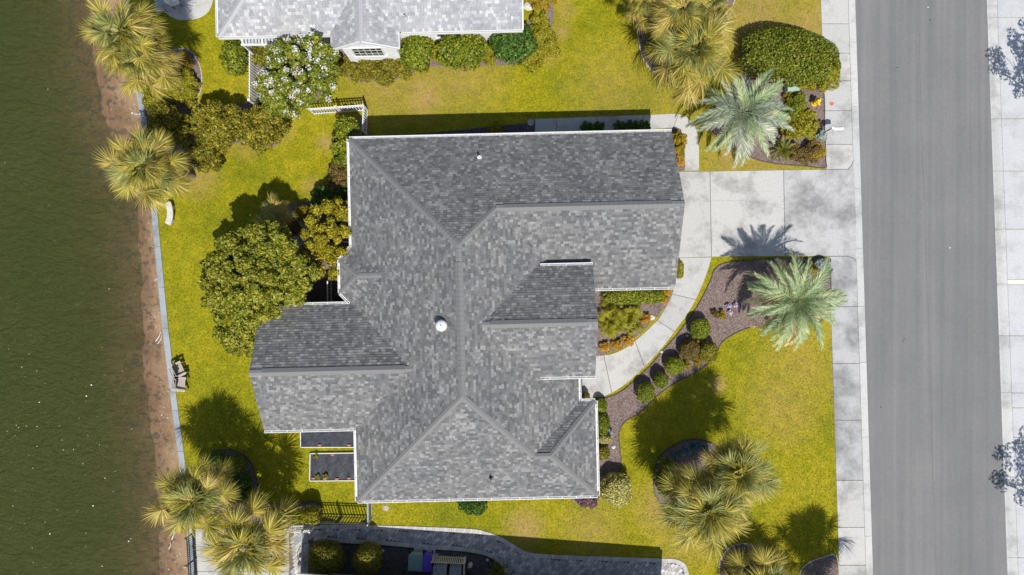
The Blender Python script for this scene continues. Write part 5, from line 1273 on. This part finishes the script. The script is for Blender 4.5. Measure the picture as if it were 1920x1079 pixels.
for x, y in ((593, 856), (612, 893), (596, 894)):
    bushy(x, y, [(0, 0, 4.5, .22, .12)], 'lime', "tiny seedling poking through the wider raised bed's fabric", "seedling", "seedlings in the raised bed", "seedling", .06, 500)

# ------------------------------------------------------------------ kerbside things
t = thing("fire_hydrant", "yellow fire hydrant in the mulch beside the sidewalk", "hydrant", P(1526, 194, 0), R(35))
mb = MB(); mb.lathe([(.2, 0), (.2, .06), (.13, .08), (.12, .5), (.17, .52), (.17, .57), (.14, .6), (.13, .66), (.09, .74), (.05, .77), (0, .775)], n=18); mb.build("body", M_YELLOW, t, True)
mb = MB(); mb.lathe([(.035, .76), (.035, .84), (0, .842)], n=6); mb.build("operating_nut", M_YELLOW, t)
for a in (0, math.pi):
    mb = MB(); mb.tube([(.1 * math.cos(a), .1 * math.sin(a), .44), (.22 * math.cos(a), .22 * math.sin(a), .44), (.25 * math.cos(a), .25 * math.sin(a), .44)], [.06, .06, .07], 10); mb.build("side_outlet", M_YELLOW, t)
mb = MB(); mb.tube([(0, -.1, .40), (0, -.24, .40), (0, -.28, .40)], [.085, .085, .095], 12); mb.build("pumper_outlet", M_YELLOW, t)
t = thing("mailbox", "white mailbox on a post with its box over the sidewalk", "mailbox", P(1545, 250, 0), R(2))
mb = MB(); mb.box((-.05, 0, .6), (.1, .1, 1.25)); mb.box((-.05, 0, 1.24), (.14, .14, .04)); mb.build("post", M_WHITE, t)
mb = MB(); mb.bar((-.05, 0, .92), (.42, 0, .92), .09, .09); mb.bar((-.04, 0, .62), (.3, 0, .9), .05, .05); mb.build("bracket", M_WHITE, t)
mb = MB(); arc = [(-.09, .0), (-.09, .14)] + [(-.09 * math.cos(a), .14 + .09 * math.sin(a)) for a in np.linspace(.3, math.pi - .3, 6)] + [(.09, .14), (.09, .0)]
n = len(arc); mb.add([(.05, y, .97 + z) for y, z in arc] + [(.58, y, .97 + z) for y, z in arc], [tuple(range(n)), tuple(range(2 * n - 1, n - 1, -1))] + [(i, (i + 1) % n, n + (i + 1) % n, n + i) for i in range(n)]); mb.build("box", M_WHITE, t)
mb = MB(); mb.box((.4, .1, 1.15), (.12, .012, .05)); mb.build("flag", M_BRICK, t)
mb = MB(); mb.box((-.28, 0, 1.0), (.34, .05, .1), R(35)); mb.build("name_bracket", M_GREYM, t)
t = thing("utility_box", "pale green steel utility box beside the oval hedge", "utility box", P(1479, 168, 0), R(3))
mb = MB(); mb.box((0, 0, .3), (.62, .5, .64)); mb.build("cabinet", M_GREENBOX, t)
mb = MB(); mb.box((0, 0, .645), (.68, .56, .05)); mb.build("lid", M_GREENBOX, t)
mb = MB(); mb.box((0, -.262, .4), (.12, .02, .05)); mb.build("latch", M_GREYM, t)
n = 14; mp_ = [(P2(1559, 195)[0] + .13 * math.cos(a) * (1 + .12 * math.sin(3 * a)), P2(1559, 195)[1] + .13 * math.sin(a) * (1 + .1 * math.cos(2 * a))) for a in np.linspace(0, 6.28, n + 1)[:-1]]
o = obj("paint_mark", mesh_data("paint_mark", [(x, y, .022) for x, y in mp_], [tuple(range(n))], M_REDPAINT)); tag(o, "faded red paint spot on a sidewalk slab by the hydrant", "paint mark")
t = thing("clay_pot", "round terracotta pot among the lime ground cover", "pot", P(339, 169, .5))
t.location.z = 0
mb = MB(); mb.lathe([(.10, 0), (.16, .3), (.19, .6), (.21, .62), (.21, .68), (.17, .68), (.15, .6), (0, .58)], n=18); mb.build("pot", M_TERRA, t, True)
mb = MB(); mb.lathe([(0, .585), (.15, .6), (0, .605)], n=14); mb.build("soil", M_ROCKW, t)
t = thing("drain_bowl", "round concrete splash bowl at the end of the shaded side walk", "bowl", P(995, 230, 0))
mb = MB(); mb.lathe([(.2, 0), (.2, .05), (.16, .07), (.1, .035), (0, .03)], n=18); mb.build("bowl", M_CONC, t)
mb = MB(); mb.lathe([(.05, .03), (.05, .05), (0, .05)], n=10); mb.build("grate", M_GREYM, t)
t = thing("valve_cover", "round sand coloured valve cover in the south lawn", "cover", P(724, 953, 0))
mb = MB(); mb.lathe([(.16, 0), (.16, .03), (.13, .035), (0, .03)], n=18); mb.build("cover", M_WOODG, t)
mb = MB(); mb.box((0, 0, .034), (.08, .02, .012)); mb.build("handle", M_GREYM, t)
# patio: two woven chairs and a pot
for i, (x, y, a) in enumerate([(305, 22, 40), (333, 8, 200)]):
    t = thing("patio_chair", ["grey patio chair at the palm side of the small patio", "pale patio chair in the shade of the small patio"][i], "chair", P(x, y, 0), R(a))
    m = M_GREYM if i == 0 else M_WHITE
    b_ = MB(); b_.box((0, 0, .42), (.52, .5, .05)); b_.build("seat", m, t)
    b_ = MB(); b_.box((.27, 0, .72), (.05, .5, .58), rot=Matrix.Rotation(R(12), 3, 'Y')); b_.build("backrest", m, t)
    for sx in (-.23, .23):
        for sy in (-.22, .22): b_ = MB(); b_.box((sx, sy, .20), (.035, .035, .4)); b_.build("leg", M_BLACKM, t)
    for s in (-1, 1): b_ = MB(); b_.box((0, .27 * s, .62), (.5, .05, .03)); b_.build("armrest", m, t)
# service yard
t = thing("air_conditioner_screen", "cream slatted screen round the air conditioners", "screen", P(843, 1043, 0), R(-3))
for sx in (-.93, .93):
    b_ = MB(); b_.box((sx, 0, .5), (.09, .09, 1.02)); b_.build("post", M_CREAM, t)
    b_ = MB(); b_.box((sx, -.9, .5), (.09, .09, 1.02)); b_.build("post", M_CREAM, t)
sm = MB(); sm.box((0, 0, 0), (.05, .03, .92), rot=Matrix.Rotation(0, 3, 'X')); me = mesh_data("slat", sm.v, sm.f, M_CREAM)
for i in range(17): obj("slat", me, t, (-.83 + i * .104, 0, .5))
for z in (.12, .92): b_ = MB(); b_.box((0, -.032, z), (1.85, .03, .08)); b_.build("rail", M_CREAM, t)
b_ = MB(); b_.bar((.93, -.02, .95), (.93, -.9, .95), .07); b_.build("rail", M_CREAM, t)
for i, (x, y, s, hh) in enumerate([(824, 1076, .78, .78), (853, 1077, .66, .7)]):
    v = P(x, y, hh); t = thing("air_conditioner", ["larger pale air conditioner inside the slatted screen", "smaller pale air conditioner inside the slatted screen"][i], "air conditioner", (v.x, v.y, 0), R(-3), "air conditioners in the screen")
    b_ = MB(); b_.box((0, 0, hh / 2 - .02), (s, s, hh - .06)); b_.build("casing", M_AC, t)
    b_ = MB(); 
    for sx in (-1, 1): b_.box((sx * (s / 2 - .05), 0, hh - .03), (.1, s, .05)); b_.box((0, sx * (s / 2 - .05), hh - .032), (s - .2, .1, .05))
    b_.build("top_rim", M_AC, t)
    b_ = MB(); b_.lathe([(s * .38, hh - .045), (s * .40, hh - .02), (s * .43, hh - .002), (s * .40, hh - .001), (s * .37, hh - .04)], n=24); b_.build("fan_ring", M_GREYM, t)
    b_ = MB(); b_.lathe([(s * .39, hh - .049), (s * .39, hh - .045), (0, hh - .045)], n=24); b_.build("fan_well", M_BLACKM, t)
    for k in range(4):
        a = k * math.pi / 2 + .4; b_ = MB(); b_.box((math.cos(a) * s * .2, math.sin(a) * s * .2, hh - .03), (s * .3, s * .17, .012), rot=Matrix.Rotation(a, 3, 'Z') @ Matrix.Rotation(R(18), 3, 'X')); b_.build("blade", M_AC, t)
    b_ = MB(); b_.lathe([(s * .1, hh - .03), (s * .09, hh + .01), (0, hh + .012)], n=14); b_.build("hub", M_AC, t)
for i, (x, y, s, m, lb) in enumerate([(779, 1056, .78, M_BIN, "grey green wheeled bin standing in the service yard"), (801, 1057, .5, M_PURPLE, "violet bin squeezed between grey green bin and slatted screen")]):
    v = P(x, y, .9); t = thing("wheeled_bin", lb, "bin", (v.x, v.y, 0), R(-3))
    b_ = MB(); w0, w1 = s * .8 / 2, s / 2; b_.add([(-w0, -.36, .08), (w0, -.36, .08), (w0, .36, .08), (-w0, .36, .08), (-w1, -.42, .92), (w1, -.42, .92), (w1, .42, .92), (-w1, .42, .92)], [(3, 2, 1, 0), (4, 5, 6, 7), (0, 1, 5, 4), (1, 2, 6, 5), (2, 3, 7, 6), (3, 0, 4, 7)]); b_.build("body", m, t)
    b_ = MB(); b_.box((0, 0, .945), (s + .04, .9, .04)); b_.box((0, -.02, .975), (s * .8, .7, .03)); b_.build("lid", m, t)
    b_ = MB(); b_.bar((-w1 + .03, .47, .93), (w1 - .03, .47, .93), .035); b_.build("handle", m, t)
    for sx in (-1, 1): b_ = MB(); b_.tube([(sx * (w0 - .02), .36, .1), (sx * (w0 + .05), .36, .1)], .1, 12); b_.build("wheel", M_BLACKM, t)
pd = thing("paver_pad", "small pad of pale pavers behind the bins", "pad", P(796, 1036, 0), R(-4))
bmx = MB(); bmx.box((0, 0, .03), (.2, .2, .05)); me = mesh_data("paver", bmx.v, bmx.f, M_BPAVER)
for i in range(6):
    for j in range(3): obj("paver", me, pd, (-.53 + .212 * i, -.2 + .212 * j, 0))
for x, y, lb in ((819, 1040, "round sprinkler cap beside the slatted screen"), (914, 1050, "round sprinkler cap in the curve of the service yard bed"), (718, 1033, "round sprinkler cap beside the smaller round shrub")):
    b_ = MB(); b_.lathe([(.09, 0), (.09, .04), (.06, .06), (.03, .06), (0, .05)], n=14); o = b_.build("sprinkler_cap", M_CONC); v = P(x, y, 0); o.location = (v.x, v.y, .014); tag(o, lb, "sprinkler")
t = thing("garden_figure", "pale stone garden figure beside the slatted screen", "figurine", P(882, 1058, 0), R(20))
b_ = MB(); b_.lathe([(.14, 0), (.15, .06), (.1, .1), (.09, .2), (.13, .3), (.08, .4), (0, .42)], n=14); b_.build("base", M_ROCKW, t, True)
b_ = MB(); b_.tube([(-.14, .02, .42), (0, 0, .40), (.13, .03, .43)], [.05, .07, .05], 8); b_.tube([(0, 0, .4), (.02, .1, .46)], [.06, .04], 8); b_.build("figure", M_ROCKW, t, True)
t = thing("garden_trestle", "spindly dark metal plant stand at the sago end of the yard", "plant stand", P(957, 1073, 0), R(25))
b_ = MB()
for s in (-1, 1):
    b_.tube([(-.3, .12 * s, 0), (-.1, .05 * s, .5), (.3, .12 * s, .55)], .015, 5); b_.tube([(.3, .12 * s, 0), (.05, .05 * s, .45)], .015, 5)
b_.build("frame", M_BLACKM, t)
b_ = MB(); b_.tube([(-.25, 0, .48), (0, .03, .52), (.3, 0, .55)], .025, 6); b_.build("crossbar", M_GREYM, t)
t = thing("stone_fountain", "grey carved stone inside the curved black hose on the pavers", "stone", P(567, 1060, 0), 0)
b_ = MB(); b_.lathe([(.24, 0), (.26, .15), (.2, .3), (.1, .4), (0, .42)], n=9); b_.build("boulder", M_ROCK, t)
b_ = MB(); b_.lathe([(.15, 0), (.17, .2), (.08, .34), (0, .35)], (-.02, .5, 0), 8); b_.build("upper_stone", M_ROCK, t)
v = P(578, 1040, .03); b_ = MB(); b_.tube([(v.x + .72 * math.cos(a) + .1, v.y + .72 * math.sin(a), .055) for a in np.linspace(1.5, 4.1, 16)], .028, 6); tag(b_.build("garden_hose", M_BLACKM), "black hose curving round the carved stone on the pavers", "hose")
t = thing("bed_driftlog", "grey weathered log lying in the shore bed beside the ball shrubs", "log", P(428, 897, 0))
b_ = MB(); b_.tube([(-.45, -.28, .12), (0, 0, .16), (.4, .3, .12)], [.16, .19, .15], 9); b_.build("log", M_TRUNK, t)
b_ = MB(); b_.tube([(.05, .05, .2), (.1, -.2, .38)], [.06, .03], 6); b_.build("branch_stub", M_TRUNK, t)
# stones in the beds
for i, (x, y, s) in enumerate([(1222, 596, .2), (1462, 142, .22), (1448, 150, .17), (1096, 820, .15), (992, 12, .35), (1000, 4, .3), (1150, 838, .13), (1240, 660, .1), (1288, 630, .08)]):
    rr = random.Random(i); b_ = MB(); b_.lathe([(s * .7, 0), (s, s * .25), (s * .75, s * .55), (s * .3, s * .7), (0, s * .72)], n=7)
    vs = [(a * rr.uniform(.8, 1.2), c * rr.uniform(.7, 1.1), d * rr.uniform(.85, 1.1)) for a, c, d in b_.v]; b_.v = vs; o = b_.build("garden_stone", M_ROCKW); v = P(x, y, 0); o.location = (v.x, v.y, .01)
    tag(o, ["pale stone in the walk planter beside the palmettos", "pinkish stone under the oval hedge", "smaller stone under the oval hedge", "stone hidden by the foundation shrubs", "large pale stone at the pale house's end wall", "second large stone at the pale house's end wall", "small stone in the foundation mulch", "small stone at the bend of the curved walk", "smallest stone in the mulch beside the clipped balls"][i], "stone")
# road debris
for x, y in ((1744, 38), (1781, 465), (1695, 635), (1652, 764), (1693, 640), (1740, 14), (1682, 127)):
    b_ = MB(); b_.box((0, 0, .006), (.07, .05, .012), x); o = b_.build("road_litter", M_BLACKM if x in (1744, 1695, 1652, 1693, 1682) else M_WHITE); v = P(x, y, -.07); o.location = (v.x, v.y, -.07)
    tag(o, "dark speck of debris on the asphalt" if x in (1744, 1695, 1652, 1693, 1682) else "white speck of litter on the asphalt", "debris", "dark specks on the road" if x in (1744, 1695, 1652, 1693, 1682) else "white specks on the road")

# ------------------------------------------------------------------ turf blades
n = 230000; X = rng.uniform(-23, 22.2, n); Y = rng.uniform(-17.6, 17.6, n); keep = np.ones(n, bool)
for pl in EXCL: keep &= ~inside(pl, X, Y)
wxs = np.interp(Y, [p[1] for p in wall_m][::-1], [p[0] for p in wall_m][::-1]); keep &= X > wxs + .22
slx = np.interp(Y, [sw_l(1300)[1], sw_l(-300)[1]], [sw_l(1300)[0], sw_l(-300)[0]]); keep &= X < slx - .03
X = X[keep]; Y = Y[keep]; n = len(X)
a = rng.uniform(0, 6.28, n); l = rng.uniform(.04, .085, n); ln = rng.uniform(.2, 1.3, n); w_ = rng.uniform(.012, .024, n); b2 = a + rng.uniform(1, 2, n)
V = np.zeros((n, 3, 3)); ux, uy = np.cos(a), np.sin(a); sx, sy = np.cos(b2), np.sin(b2)
V[:, 0] = np.stack([X - sx * w_, Y - sy * w_, np.full(n, -.002)], 1); V[:, 1] = np.stack([X + sx * w_, Y + sy * w_, np.full(n, -.002)], 1)
V[:, 2] = np.stack([X + ux * l * np.sin(ln), Y + uy * l * np.sin(ln), .012 + l * np.cos(ln) * .8], 1)
g = obj("grass", mesh_np("grass", V.reshape(-1, 3), 3, M_BLADE)); tag(g, "short golden green turf blades covering the lawns", "grass", kind="stuff")
